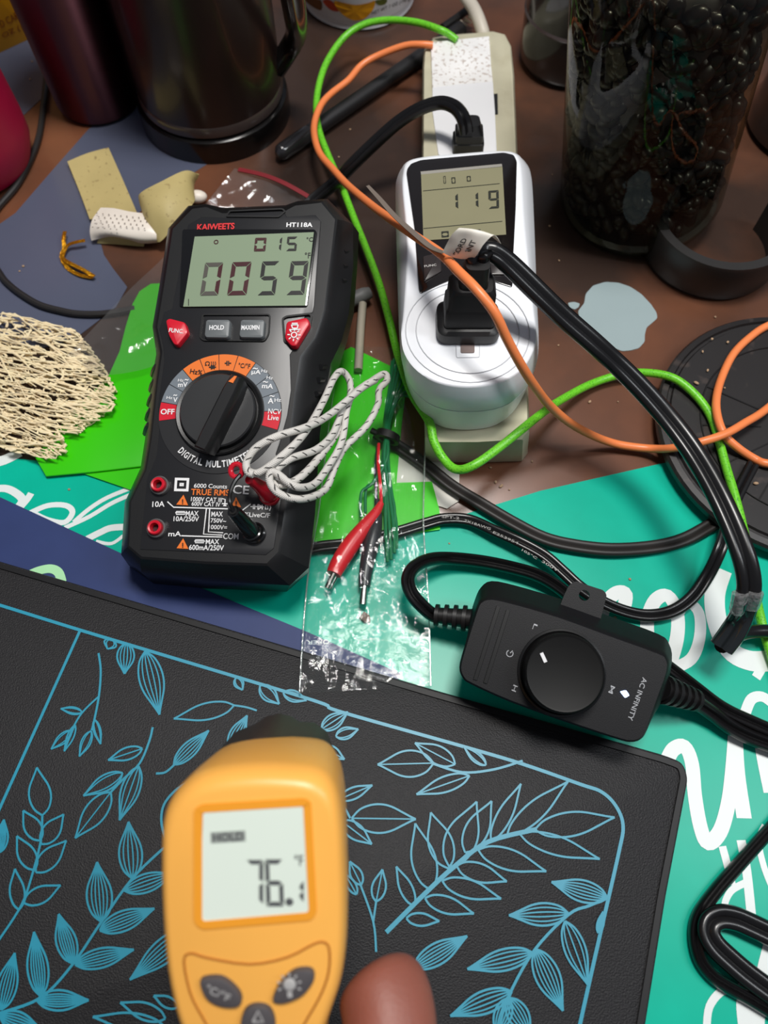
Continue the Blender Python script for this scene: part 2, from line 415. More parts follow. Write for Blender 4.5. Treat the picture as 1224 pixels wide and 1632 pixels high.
# the upper layer lifts a little along its folded front edge
MB().prism(F.pts(top, .003), .0024, .0032, .0006).build('upper_layer', M_green, gv)

# ================================================================== DARK BOARD WITH LEAF LINES
M_board = mat('board_grain', (29, 28, 30), .52, spec=.35, var=.25, vscale=900, bump=.35, bscale=1500)
M_line = mat('teal_line_ink', (40, 146, 172), .4, var=.08)
F = Frame(P(500, 1300))
bd = thing('board', 'dark textured board with turquoise leaf line drawings in front', 'board', F)
out = F.pts([(-420, 768), (0, 894), (480, 1036), (690, 1098), (1060, 1203), (1090, 1215), (1098, 1240), (1062, 1430), (1030, 1632), (985, 1900), (-700, 1900)], .006)
out = rounded(out, .004)
MB().prism(out, 0.0011, .006, .0012).build('panel', M_board, bd)
MB().ringprism(inset(out, .0012), .0022, .0055, .0069).build('raised_edge', mat('board_edge', (20, 20, 22), .5, spec=.3), bd)
L = MB(); HZ = .0062
px1 = .34/1250*.98
def st(pts, wpx, sm=5): L.stroke(F.pts(pts, HZ), wpx*px1, HZ, sm)
def leaf(z, base, tip, wd, nv=1, asym=0.0, k=1.0):
    (bx, by), (tx, ty) = base, tip; dx, dy = tx-bx, ty-by; ln = math.hypot(dx, dy); nx, ny = -dy/ln, dx/ln
    prof = [(0, 0), (.12, .30), (.28, .46), (.45, .5), (.62, .42), (.8, .22), (.92, .08), (1, 0)]
    def side(s): return [(bx+dx*t+nx*wd*w_*s*(1+asym*s), by+dy*t+ny*wd*w_*s*(1+asym*s)) for t, w_ in prof]
    lw = 2.9*k
    st(z(*side(1)), lw, 4); st(z(*side(-1)), lw, 4)
    for i in range(nv):
        c = 0 if nv == 1 else -0.62+1.24*i/(nv-1)
        st(z(*[(bx+dx*t+nx*wd*w_*c, by+dy*t+ny*wd*w_*c) for t, w_ in prof]), lw*.7, 4)
z4 = zc(0, 920, 2.292); z5 = zc(540, 1080, 2.186)
st(z4((-120, 66), (0, 102), (293, 193), (600, 285), (1146, 450)) + z5((0, 117), (420, 236), (640, 301), (840, 371), (915, 398), (965, 447), (990, 515), (975, 610), (910, 895), (840, 1207), (800, 1400)), 5.2, 6)
st(z4((293, 193), (150, 510), (0, 842), (-60, 980)), 4.6, 3)
leaf(z4, (410, 228), (393, 262), 46, 2); leaf(z4, (462, 240), (455, 353), 62, 4); leaf(z4, (530, 270), (583, 502), 88, 4)
leaf(z4, (862, 368), (886, 412), 34, 2); leaf(z4, (950, 396), (1020, 463), 52, 2); leaf(z4, (1035, 422), (1120, 450), 40, 2)
st(z4((360, 277), (368, 340), (362, 430), (345, 520), (335, 560)), 3.4); st(z4((360, 436), (300, 495), (262, 560), (235, 632)), 3)
for b_, t_, w_, n_ in [((300, 493), (222, 480), 26, 2), ((262, 560), (187, 628), 34, 2), ((275, 540), (235, 636), 24, 1), ((333, 562), (290, 655), 34, 2), ((345, 520), (368, 610), 26, 2)]: leaf(z4, b_, t_, w_, n_, k=.85)
st(z4((558, 548), (545, 600), (510, 680), (450, 738), (405, 785)), 3.4)
for b_, t_, w_, n_ in [((520, 626), (395, 668), 44, 1), ((448, 715), (305, 798), 56, 2), ((507, 690), (437, 888), 66, 3), ((405, 785), (275, 953), 76, 1), ((635, 685), (763, 560), 52, 4), ((855, 468), (635, 517), 60, 0), ((838, 625), (903, 505), 52, 4)]: leaf(z4, b_, t_, w_, n_)
st(z4((570, 717), (605, 712), (640, 682)), 3.4); st(z4((855, 468), (900, 475), (938, 487)), 3)
st(z4((155, 872), (150, 960), (120, 1080), (80, 1195), (0, 1320), (-60, 1400)), 3.4)
for b_, t_, w_, n_ in [((155, 870), (135, 695), 80, 0), ((148, 962), (85, 852), 62, 0), ((152, 975), (233, 866), 62, 0), ((128, 1070), (62, 945), 64, 0), ((132, 1078), (243, 962), 66, 0), ((70, 1215), (55, 1065), 54, 0), ((88, 1190), (222, 1125), 60, 0), ((0, 1005), (15, 885), 46, 6)]: leaf(z4, b_, t_, w_, n_)
st(z4((640, 960), (595, 992), (480, 1105), (370, 1260), (265, 1415), (150, 1535), (0, 1592), (-60, 1610)), 3.8)
for b_, t_, w_, n_ in [((483, 1100), (470, 893), 84, 4), ((455, 1145), (640, 1080), 66, 4), ((370, 1258), (355, 1040), 92, 5), ((365, 1290), (565, 1210), 72, 5), ((265, 1410), (215, 1230), 74, 6), ((275, 1415), (490, 1360), 70, 5), ((150, 1530), (125, 1295), 76, 6), ((135, 1545), (325, 1545), 74, 6), ((5, 1580), (55, 1372), 72, 5), ((0, 1600), (150, 1650), 70, 5), ((700, 1280), (475, 1470), 84, 5), ((605, 1612), (440, 1553), 62, 0), ((600, 1640), (340, 1605), 66, 0), ((650, 1570), (562, 1528), 40, 0)]: leaf(z4, b_, t_, w_, n_)
st(z4((690, 745), (640, 780), (600, 830), (590, 890), (605, 960)), 3.6)
st(z5((640, 290), (540, 320), (430, 330), (325, 299)), 3.6)
for b_, t_, w_, n_ in [((330, 298), (135, 303), 92, 1), ((405, 302), (265, 228), 62, 1), ((455, 342), (270, 407), 54, 1), ((512, 305), (435, 240), 34, 2), ((-10, 205), (68, 180), 40, 2), ((-60, 180), (32, 120), 50, 3), ((-60, 240), (20, 285), 40, 1), ((0, 425), (117, 375), 40, 1), ((45, 490), (268, 493), 100, 1), ((10, 500), (115, 580), 54, 1), ((78, 722), (38, 640), 40, 1), ((130, 780), (152, 668), 48, 1), ((62, 755), (20, 680), 30, 1), ((262, 1010), (447, 900), 74, 5)]: leaf(z5, b_, t_, w_, n_)
st(z5((-60, 440), (0, 428), (40, 490)), 3.2); st(z5((130, 955), (120, 850), (75, 720)), 3); st(z5((120, 850), (130, 780)), 3, 1)
st(z5((165, 887), (300, 752), (400, 660), (520, 572), (690, 528)), 6.4)
for b_, t_, w_, n_, a_ in [((262, 795), (200, 658), 44, 0, 0), ((320, 740), (266, 508), 84, 0, 0), ((382, 665), (320, 470), 84, 0, 0), ((385, 660), (480, 432), 110, 0, 0), ((440, 610), (532, 430), 80, 0, 0), ((530, 570), (634, 370), 50, 0, 0), ((585, 552), (798, 362), 66, 0, 0), ((682, 530), (960, 487), 84, 0, 0), ((630, 545), (908, 632), 66, 0, 0), ((485, 600), (722, 675), 72, 0, 0), ((410, 655), (585, 710), 64, 0, 0), ((360, 708), (565, 770), 64, 0, 0), ((300, 768), (470, 822), 58, 0, 0), ((235, 838), (350, 848), 44, 0, 0)]: leaf(z5, b_, t_, w_, n_)
st(z5((935, 768), (870, 795), (800, 825), (680, 950), (590, 1112), (555, 1230)), 3.8)
for b_, t_, w_, n_ in [((935, 768), (740, 712), 74, 5), ((800, 822), (592, 828), 78, 4), ((787, 848), (868, 1072), 72, 3), ((675, 958), (447, 1015), 74, 4), ((685, 945), (780, 1160), 84, 5), ((602, 1093), (388, 1178), 78, 4), ((590, 1115), (668, 1250), 72, 5), ((590, 1115), (545, 1250), 60, 5), ((903, 890), (920, 815), 22, 5)]: leaf(z5, b_, t_, w_, n_)
L.build('leaf_drawing', M_line, bd, smooth=False)

# ================================================================== POWER STRIP
M_beige = speck_mat('beige_plastic', (198, 192, 166), (176, 168, 140), .4, 45, .5, .75)
F = Frame(P(757, 420)); s8 = zc(640, 0, 6.12); w5 = zc(580, 230, 3.078)
ps = thing('power_strip', 'beige power strip carrying the white watt meter', 'power strip', F)
topo = [(674, 243), (675, 106), (677, 80), (690, 61), (715, 55), (785, 49), (803, 53), (813, 72), (818, 120), (823, 243), (834, 480), (841, 640), (842, 690), (832, 702), (760, 706), (690, 706), (679, 698), (677, 640), (674, 480)]
midp = [(p[0]+(-1.5 if p[0] < 757 else 1.5), p[1]+(2 if p[1] < 110 else 0)) for p in topo]
botp = [(674, 243), (675, 100), (678, 76), (691, 60), (715, 56), (785, 50), (803, 55), (813, 72), (818, 120), (824, 243), (836, 480), (842, 680), (841, 722), (832, 735), (760, 737), (690, 737), (678, 732), (677, 690), (674, 480)]
seam = [(p[0], p[1]-(6 if p[1] > 700 else 0)) for p in botp]
MB().loft([F.pts(botp, .0006), F.pts(seam, .006), F.pts(midp, .027), F.pts([(757+(p[0]-757)*.985, 380+(p[1]-380)*.995) for p in topo], .030)]).build('housing', M_beige, ps, angle=50)
MB().prism(F.pts(s8((897, 918), (936, 915), (940, 1115), (902, 1118)), .0302), .0298, .0304).build('socket_slot', mat('black_hole', (12, 11, 10), .6), ps)
M_tape = speck_mat('crinkled_white_tape', (240, 238, 236), (196, 184, 176), .35, 420, .56, .62, .5)
MB().prism(rounded(F.pts(s8((285, 420), (855, 360), (872, 640), (890, 800), (560, 830), (300, 860)), .0306), .0006), .0300, .0312, .0003).build('tape', M_tape, ps)
MB().prism(rounded(F.pts(s8((300, 840), (890, 790), (910, 1080), (930, 1520), (360, 1520), (300, 1080)), .0306), .0015), .0300, .0310, .0003).build('paper_label', mat('white_paper', (236, 236, 238), .5, var=.03), ps)
MB().tube(F.pts(s8((600, -60, .02), (690, 60, .02), (745, 170, .021), (790, 300, .018), (800, 350, .016))), .0041, 14).build('cord', mat('white_cord', (206, 198, 184), .45), ps)

# ================================================================== WATT METER
M_wht = mat('white_abs', (238, 240, 244), .32, var=.02)
FT = .067
F = Frame(P(745, 560, .067))
wm = thing('watt_meter', 'white plug-in watt meter with grey display and round socket', 'watt meter', F)
sil = w5((155, 240), (165, 160), (200, 105), (285, 75), (480, 56), (660, 44), (745, 55), (795, 95), (822, 170), (835, 400), (848, 760), (857, 960), (845, 1080), (790, 1200), (680, 1285), (510, 1310), (350, 1285), (240, 1200), (190, 1080), (175, 960), (168, 800), (160, 500))
tpo = w5((192, 240), (194, 150), (215, 92), (295, 70), (480, 53), (662, 41), (732, 49), (760, 85), (772, 170), (785, 400), (826, 780), (842, 930), (822, 1030), (760, 1115), (650, 1170), (510, 1190), (370, 1170), (265, 1115), (200, 1030), (183, 930), (196, 820), (214, 500))
bto = w5((175, 300), (190, 220), (230, 170), (300, 140), (480, 120), (660, 110), (740, 120), (780, 160), (805, 240), (820, 450), (830, 800), (835, 1030), (815, 1150), (750, 1290), (650, 1375), (510, 1400), (370, 1380), (275, 1300), (215, 1190), (195, 1080), (185, 850), (175, 560))
sm = lambda L_: [tuple(p) for p in cat(L_, 4, True)]
r0 = sm(F.pts(bto, -.036)); r1 = sm(F.pts(sil, -.017)); r2 = sm(F.pts([(p[0], p[1]) for p in sil], -.0155)); rt = sm(F.pts(tpo, 0))
mixr = lambda A, B, t, dz=0: [Vector(a)*(1-t)+Vector(b)*t+Vector((0, 0, dz)) for a, b in zip(A, B)]
MB().loft([r0, mixr(r0, r1, .97), mixr(r0, r1, .985, -.0004)]).build('back_shell', M_wht, wm, angle=40)
MB().loft([mixr(r0, r1, .97, .0006), r2, mixr(r2, rt, .5, .0012), mixr(r2, rt, .9, .0008), rt, [Vector(p)*.97+Vector((0, 0, .0004)) for p in rt]]).build('front_shell', M_wht, wm, angle=50)
z47 = zc(620, 230, 4.708)
pan = F.pts(z47((232, 1130), (222, 1095), (190, 640), (130, 230), (135, 195), (165, 155), (240, 128), (860, 72), (935, 90), (958, 140), (950, 480), (932, 830), (930, 1010), (922, 1082), (820, 1050), (720, 1012), (560, 985), (380, 1060)), 0)
MB().prism(rounded(pan, .0012, 3), -.001, .0010, .0003).build('screen_panel', mat('dark_gloss_panel', (24, 20, 20), .12, coat=.5), wm)
lcdq = F.pts(z47((240, 230), (850, 170), (878, 680), (258, 725)), .001)
lc = MB().prism(lcdq, .0008, .0013).build('display', mat('olive_lcd', (136, 132, 104), .25, var=.05), wm)
MB().prism(F.pts(z47((236, 208), (845, 150), (850, 172), (240, 230)), .001), .0008, .0013).build('display_rim', mat('grey_rim', (150, 146, 138), .3), wm)
M_seg = mat('lcd_segment', (40, 42, 36), .4)
D = MB()
def wd(ch, x, y, wz, hz):
    a, b, c = [F.at(*z47(q)[0], .0014) for q in ((x, y+hz, ), (x+wz, y+hz-wz*.08), (x-3, y))]
    for v in (a, b, c): v.z = 0
    digit(D, ch, a, b, c, .0015, .26)
wd('1', 440, 375, 80, 115); wd('1', 592, 365, 80, 115); wd('9', 748, 350, 78, 135)
for a, b in (((255, 350), (830, 295)), ((258, 632), (850, 578))): D.stroke(F.pts(z47(a, b), .0014), .0003, .0015, 1)
for x, y, ww, hh in ((395, 655, 55, 45), (665, 640, 24, 24), (410, 240, 18, 55), (470, 250, 30, 45), (585, 240, 30, 40)): wd('0', x, y, ww, hh)
D.build('digits', M_seg, lc, smooth=False)
M_btn = mat('panel_button', (48, 42, 42), .3)
for pts in (((255, 850), (385, 820), (395, 960), (262, 1040)), ((632, 885), (715, 868), (722, 985), (640, 970)), ((752, 880), (800, 905), (870, 985), (765, 985))):
    MB().prism(rounded(F.pts(z47(*pts), .001), .0008), .0008, .0020, .0004).build('button', M_btn, wm)
letters(MB(), F, 'FUNC', z47((265, 915))[0], z47((355, 903))[0], 4.2, .0021).build('lettering', mat('grey_ink', (190, 188, 184), .5), wm, smooth=False)
# socket disc: two shallow grooves, the plug hole and the small window
cd = F.at(*w5((508, 918))[0]); ra = (F.at(*w5((760, 915))[0])-cd).length; rb = (F.at(*w5((812, 930))[0])-cd).length
for r_ in (ra, rb):
    MB().tube([cd+Vector((r_*math.cos(a*math.pi/24), r_*math.sin(a*math.pi/24), .0006)) for a in range(48)], .00025, 6, 1, closed=True).build('groove', mat('groove_grey', (196, 198, 202), .5), wm)
MB().ringprism(rounded(F.pts(w5((450, 980), (570, 975), (568, 1050), (452, 1052)), 0), .001), .0003, .0002, .0007).build('window_rim', mat('groove_grey', (0, 0, 0)), wm)
MB().prism(rounded(F.pts(w5((474, 1028), (474, 985), (500, 972), (525, 972), (542, 985), (542, 1028)), 0), .0008), .0002, .0008).build('window', mat('dim_window', (120, 104, 100), .4), wm)
# ================================================================== THICK BLACK CORD PLUGGED INTO THE WATT METER
M_blk = mat('black_pvc', (17, 16, 17), .28, var=.15)
M_blk2 = mat('black_rubber', (18, 17, 18), .45, var=.2)
F = Frame(P(*w5((505, 895))[0], .0678))
pc = thing('power_cable', 'thick black two-lobed power cord with white tag plugged into the watt meter', 'power cord', F)
def rrect(cx, cy, w_, d_, r_, z_, n=5): return [Vector((p[0], p[1], z_)) for p in rounded([(cx-w_/2, cy-d_/2), (cx+w_/2, cy-d_/2), (cx+w_/2, cy+d_/2), (cx-w_/2, cy+d_/2)], r_, n)]
m = MB(); m.loft([rrect(0, 0, .0262, .0190, .005, 0), rrect(0, 0, .0268, .0195, .005, .002), rrect(0, 0, .0264, .019, .005, .0055), rrect(0, 0, .0225, .0160, .003, .0068)])
m.loft([rrect(0, .0005, .0212, .0145, .002, .0066), rrect(0, .001, .0206, .0138, .002, .015), rrect(0, .0012, .0192, .0130, .002, .0160), rrect(0, .0012, .0188, .0126, .002, .024), rrect(0, .0016, .0160, .0110, .003, .0262)])
m.loft([rrect(0, .0016, .0120, .0095, .003, .0255), rrect(.0005, .0022, .0105, .0088, .003, .033), rrect(.001, .003, .0095, .0085, .003, .036)])
m.build('plug', M_blk2, pc, angle=40)
cpx = [(762, 412, .100), (775, 400, .103), (792, 405, .102), (815, 424, .098), (860, 468, .090), (902, 508, .082), (949, 549, .074), (985, 582, .067), (1018, 615, .062), (1050, 650, .058), (1077, 682, .056), (1104, 719, .055), (1128, 758, .055), (1151, 802, .055), (1172, 850, .054), (1188, 895, .052), (1194, 932, .048), (1189, 962, .042)]
cw = [F.loc(P(*p)) for p in cpx]
cw = [Vector((.001, .003, .034)), Vector((.0012, .005, .0375))] + cw[1:]
rad = [.0021, .0022, .0023, .0024] + [.0025]*(len(cw)-4)
cordo = MB().tube(cw, rad, prof=ZIP, smooth=6).build('cord', M_blk, pc, angle=60)
MB().tube([F.loc(P(*p)) for p in ((1191, 955, .045), (1186, 972, .039), (1178, 990, .033), (1165, 1012, .028), (1150, 1032, .024))], [.0026, .0027, .0026, .0026, .0025], prof=ZIP, smooth=5).build('folded_end', mat('taped_black', (30, 34, 36), .2, coat=.4), pc, angle=60)
MB().tube([F.loc(P(*p)) for p in ((1192, 945, .0475), (1190, 955, .045), (1186, 970, .040))], .0031, prof=ZIP, smooth=3).build('clear_tape', clear_mat('tape_film', (225, 230, 230), .12, 1.5, .6, 500, .18), pc, angle=60)
MB().tube([F.loc(P(*p)) for p in ((1150, 1030, .023), (1165, 1018, .017), (1190, 1008, .012), (1224, 1006, .010), (1260, 1010, .008), (1340, 1010, .005), (1440, 990, .004), (1640, 950, .004))], .0030, 12).build('cord_tail', M_blk, pc)
rows = [((385, 530, .104), (430, 552, .104), (480, 563, .104), (540, 560, .105)), ((405, 490, .108), (455, 512, .109), (510, 525, .110), (560, 535, .110)), ((430, 445, .113), (485, 462, .114), (540, 474, .115), (590, 488, .114)),
        ((466, 411, .116), (520, 416, .118), (575, 427, .118), (640, 445, .116)), ((480, 415, .112), (545, 425, .113), (610, 440, .112), (672, 486, .109))]
G = [[F.loc(P(*w5((p[0], p[1]))[0], p[2])) for p in r] for r in rows]
G = [cat([tuple(v) for v in r], 5) for r in G]; G = [list(r) for r in zip(*[cat([tuple(r[k]) for r in G], 5) for k in range(len(G[0]))])]
tg = MB().slab(G, .0002).build('tag', mat('white_tag', (238, 232, 220), .5, var=.03), pc, angle=60)
lt = MB()
def on_tag(u, v):
    i, j = u*(len(G)-1), v*(len(G[0])-1); i0, j0 = min(int(i), len(G)-2), min(int(j), len(G[0])-2); fi, fj = i-i0, j-j0
    p = (Vector(G[i0][j0])*(1-fi)+Vector(G[i0+1][j0])*fi)*(1-fj)+(Vector(G[i0][j0+1])*(1-fi)+Vector(G[i0+1][j0+1])*fi)*fj
    nr_ = (Vector(G[i0+1][j0])-Vector(G[i0][j0])).cross(Vector(G[i0][j0+1])-Vector(G[i0][j0])).normalized()
    return p+(nr_ if nr_.z > 0 else -nr_)*.0005
for s_, uc in (('CORD', .40), ('MANT', .66)):
    V, Fc = text_geo(s_, .02); lt.add([on_tag(.08+x*.44, uc-y*.15) for x, y in V], Fc)
lt.build('lettering', mat('dark_ink', (46, 42, 40), .5), tg, smooth=False)
MB().tube([F.loc(P(*w5((p[0], p[1]))[0], p[2])) for p in ((18, 203, .070), (75, 265, .073), (150, 350, .078), (250, 440, .087), (330, 505, .096), (392, 532, .1035))], [.0008, .0011, .0012, .0013, .0013, .0010], prof=[(-1, -.12), (1, -.12), (1, .12), (-1, .12)]).build('tag_tail', mat('grey_film', (120, 108, 98), .25), pc)

# ================================================================== BLACK CORD PLUGGED INTO THE STRIP
F = Frame(P(745, 235, .031))
pb = thing('power_cable', 'black cord with stepped plug standing in the beige strip behind the watt meter', 'power cord', F)
m = MB(); m.loft([rrect(0, 0, .017, .012, .002, 0), rrect(0, 0, .0168, .012, .002, .006), rrect(0, 0, .0150, .011, .002, .0065), rrect(0, 0, .0150, .011, .002, .011), rrect(0, 0, .0135, .010, .002, .0115), rrect(-.0003, .0006, .011, .009, .003, .0165)])
m.build('plug', M_blk2, pb, angle=40)
MB().tube([F.loc(P(*p)) for p in ((743, 212, .045), (741, 198, .049), (735, 182, .052), (722, 169, .053), (700, 164, .052), (668, 174, .048), (633, 196, .041), (596, 229, .032), (563, 261, .024), (535, 290, .016), (505, 315, .010), (470, 345, .006))], [.0025]*12, prof=[(x*.75, y*1.15) for x, y in ZIP], smooth=6).build('cord', M_blk, pb, angle=60)

# ================================================================== GREEN AND ORANGE CABLES
F = Frame(P(757, 560))
gp = [(728, 64, .0325), (716, 55, .034), (700, 47, .036), (665, 36, .034), (620, 32, .030), (580, 39, .026), (548, 60, .022), (522, 97, .018), (509, 133, .015), (504, 170, .013), (508, 207, .012), (524, 250, .011), (543, 293, .010), (563, 345, .010), (585, 400, .011), (605, 455, .012), (620, 508, .012), (634, 565, .011), (655, 625, .020), (684, 672, .0335), (691, 702, .033), (706, 730, .030), (727, 748, .031), (756, 741, .0345), (800, 710, .0345), (838, 679, .0345), (866, 657, .026), (890, 640, .016), (940, 613, .006), (990, 597, .006), (1030, 594, .0105), (1072, 602, .0138), (1105, 626, .0136), (1130, 658, .0131), (1143, 692, .0131), (1156, 740, .0131), (1171, 790, .0140), (1186, 850, .0140), (1200, 925, .012), (1211, 980, .006), (1228, 1040, .004), (1260, 1120, .003), (1340, 1230, .003), (1480, 1330, .003), (1640, 1380, .003)]
tag(MB().tube([F.loc(P(*p)) for p in gp], .00205, 12).build('cable', speck_mat('green_cable_skin', (112, 206, 44), (62, 150, 30), .38, 1400, .56, .62), M=F.M), 'bright green round cable looping left of the watt meter', 'cable')
op = [(690, 72, .033), (672, 71, .033), (645, 73, .031), (604, 88, .026), (576, 104, .023), (555, 128, .021), (528, 149, .020), (512, 167, .020), (502, 192, .020), (501, 216, .021), (510, 245, .022), (531, 270, .028), (555, 296, .036), (592, 327, .052), (625, 351, .068), (661, 376, .082), (702, 404, .096), (731, 433, .104), (759, 461, .106), (788, 498, .102), (808, 540, .092), (830, 581, .080), (851, 614, .066), (875, 645, .048), (904, 671, .032), (934, 689, .018), (964, 702, .009), (994, 710, .005), (1038, 715, .006), (1074, 714, .014), (1119, 704, .0208), (1157, 691, .0218), (1187, 674, .020), (1224, 650, .016), (1290, 590, .013), (1310, 530, .013), (1270, 505, .012), (1224, 519, .012), (1196, 537, .012), (1169, 564, .012), (1151, 600, .012), (1142, 633, .0160), (1143, 662, .0172), (1154, 692, .0172), (1175, 713, .0150), (1202, 731, .012), (1224, 739, .0135), (1280, 742, .0135), (1370, 720, .0135), (1450, 700, .0135), (1520, 690, .006), (1640, 680, .003)]
tag(MB().tube([F.loc(P(*p)) for p in op], .00200, 12).build('cable', mat('orange_cable_skin', (244, 136, 78), .36, var=.06), M=F.M), 'salmon orange round cable crossing the watt meter plug', 'cable')

# ================================================================== BLACK ROUND BASE, RIGHT EDGE
M_bp = speck_mat('black_scuffed_plastic', (33, 30, 30), (58, 50, 47), .38, 120, .60, .70)
F = Frame(P(1260, 700))
R_ = (P(1260, 700)-P(1040, 700)).length
rd = thing('round_base', 'round black plastic base with a rim groove at the right edge', 'base', F)
MB().lathe([(0, .0052), (R_*.99, .0052), (R_, .006), (R_, .0088), (R_*.985, .0102), (R_*.945, .0105), (R_*.935, .0093), (R_*.915, .0093), (R_*.905, .0105), (0, .0109)], n=72).build('disc', M_bp, rd, angle=30)
for k in range(3):
    a0 = math.radians(100+k*80); MB().lathe([(0, .0008), (.006, .0008), (.006, .0055), (0, .0055)], (R_*.8*math.cos(a0), R_*.8*math.sin(a0), 0), 20).build('foot', M_blk2, rd)
m = MB()
for k in range(4):
    a0 = math.radians(150+k*28); pts = [(math.cos(a0+t*.0)*R_*r, math.sin(a0)*R_*r) for t, r in ((0, .30), (0, .72))]
    m.stroke([(math.cos(a0)*R_*.28, math.sin(a0)*R_*.28), (math.cos(a0)*R_*.7, math.sin(a0)*R_*.7)], .0007, .0111, 1)
m.tube([Vector((R_*.7*math.cos(a*math.pi/40), R_*.7*math.sin(a*math.pi/40), .0108)) for a in range(80)], .0004, 6, 1, closed=True)
m.build('moulded_lines', mat('moulding_dark', (28, 26, 26), .3), rd)

# ================================================================== FLAT BLACK CORDS ON THE TEAL SHEET
F = Frame(P(850, 850))
ca = [(600, 690, .003), (640, 715, .003), (679, 742, .0035), (719, 774, .0035), (768, 804, .0035), (817, 833, .0035), (867, 858, .0035), (916, 870, .0035), (975, 876, .0035), (1040, 872, .0028), (1090, 860, .0026), (1135, 836, .0026), (1170, 815, .0026)]
tag(MB().tube([F.loc(P(*p)) for p in ca], .0017, prof=ZIP).build('power_cable', mat('dusty_black_cord', (34, 30, 28), .5), M=F.M, angle=60), 'dull black flat cord running from under the strip to the round base', 'power cord')
cb = [(470, 880, .0035), (515, 871, .0035), (560, 866, .0035), (620, 852, .0035), (677, 835, .0035), (709, 827, .004), (748, 829, .004), (788, 846, .006), (827, 863, .0075), (867, 885, .0075), (896, 910, .0075), (926, 937, .0075), (965, 962, .0055), (1005, 977, .004), (1040, 981, .004), (1074, 973, .004), (1104, 951, .0045), (1128, 917, .007), (1146, 880, .0125), (1157, 846, .0135), (1170, 800, .0135), (1200, 740, .0135)]
cbt = thing('power_cable', 'glossy black cord with printed text curving behind the fan controller', 'power cord', F)
MB().tube([F.loc(P(*p)) for p in cb], .0015, prof=ZIP).build('cord', M_blk, cbt, angle=60)
lt = MB(); TF2 = Frame(P(800, 860, .0091))
for s_, a, b in (('SPT-2', (704, 823), (732, 826)), ('2X18AWG', (740, 829), (782, 843)), ('E253954', (786, 848), (826, 866)), ('105°C', (832, 876), (856, 890)), ('300V', (864, 894), (890, 910))): letters(lt, TF2, s_, a, b, 4.2, 0)
lt.v = [tuple(F.loc(TF2.M @ Vector(p))) for p in lt.v]
lt.build('lettering', mat('grey_print', (150, 148, 144), .5), cbt, smooth=False)
F = Frame(P(1160, 1480))
ce = [(1640, 1060, .003), (1440, 1130, .003), (1330, 1210, .003), (1275, 1268, .003), (1240, 1308, .003), (1203, 1349, .003), (1172, 1384, .003), (1141, 1420, .003), (1115, 1457, .003), (1108, 1490, .003), (1115, 1527, .003), (1134, 1554, .003), (1161, 1573, .003), (1192, 1590, .003), (1235, 1616, .003), (1290, 1650, .003), (1400, 1720, .003), (1540, 1760, .003), (1700, 1770, .003)]
tag(MB().tube([F.loc(P(*p)) for p in ce], .0017, prof=[(x*.75, y*1.4) for x, y in ZIP]).build('power_cable', M_blk, M=F.M, angle=60), 'slim black cord bending around the outside of the lower right loop', 'power cord')
cf = [(1680, 1560, .006), (1540, 1570, .006), (1400, 1550, .006), (1300, 1520, .006), (1245, 1497, .006), (1196, 1474, .006), (1172, 1464, .006), (1149, 1461, .006), (1133, 1470, .006), (1130, 1488, .006), (1141, 1508, .006), (1165, 1531, .006), (1192, 1554, .006), (1230, 1582, .006), (1290, 1622, .006), (1400, 1680, .006), (1540, 1710, .006), (1690, 1710, .006)]
tag(MB().tube([F.loc(P(*p)) for p in cf], .0022, prof=ZIP).build('power_cable', M_blk, M=F.M, angle=60), 'thicker black cord making the inner hairpin of the lower right loop', 'power cord')

# ================================================================== FAN SPEED CONTROLLER
cz = zc(720, 880, 3.221)
M_ctl = mat('matt_black_shell', (17, 17, 20), .5, spec=.3, var=.06, bump=.08, bscale=2500)
F = Frame(P(860, 1140, .0285), n=(-.10, -.26, .95))
fc = thing('fan_controller', 'black inline fan speed controller with round knob and lit indicator', 'controller', F)
plate = cz((100, 370), (128, 285), (150, 250), (205, 235), (330, 262), (560, 330), (820, 425), (1060, 512), (1105, 545), (1112, 610), (1060, 760), (1005, 910), (970, 962), (915, 976), (830, 955), (580, 872), (300, 770), (100, 680), (55, 645), (38, 590), (60, 500))
base = cz((95, 330), (120, 240), (150, 180), (205, 148), (330, 172), (560, 240), (820, 332), (1060, 420), (1115, 470), (1130, 560), (1090, 740), (1000, 890), (960, 930), (900, 945), (830, 920), (580, 840), (300, 740), (120, 660), (75, 625), (60, 570), (72, 480))
cs = [tuple(p) for p in cat(plate, 3, True)]; bs = [tuple(p) for p in cat(base, 3, True)]
cs = [(p[0], p[1]) for p in cs]; bs = [(p[0], p[1]) for p in bs]
t0 = F.pts(cs, 0); b0 = F.pts(bs, -.016)
MB().loft([F.pts([(p[0]*.97+860*.03, p[1]*.97+1040*.03) for p in bs], -.018), b0, mixr(b0, t0, .35), mixr(b0, t0, .8), mixr(b0, t0, .97, -.0002), [Vector((p[0], p[1], .0004)) for p in inset(t0, .0008)]]).build('housing', M_ctl, fc, angle=32)
tabo = rounded(F.pts(cz((545, 300), (575, 225), (600, 172), (632, 148), (780, 196), (796, 220), (775, 300), (750, 400)), -.011), .0012)
tabo = dense(tabo, .0006)
hc = F.at(*cz((680, 222))[0], -.011); hr = .0022
n_ = len(tabo); ring = [Vector((hc.x+hr*math.cos(a), hc.y+hr*math.sin(a))) for a in [math.atan2(p[1]-hc.y, p[0]-hc.x) for p in tabo]]
V3 = lambda L_, z_: [Vector((p[0], p[1], z_)) for p in L_]
MB().loft([V3(tabo, -.0125), V3(tabo, -.0108), V3(ring, -.0108), V3(ring, -.0125), V3(tabo, -.0125)], False, False).build('hanging_tab', M_ctl, fc)
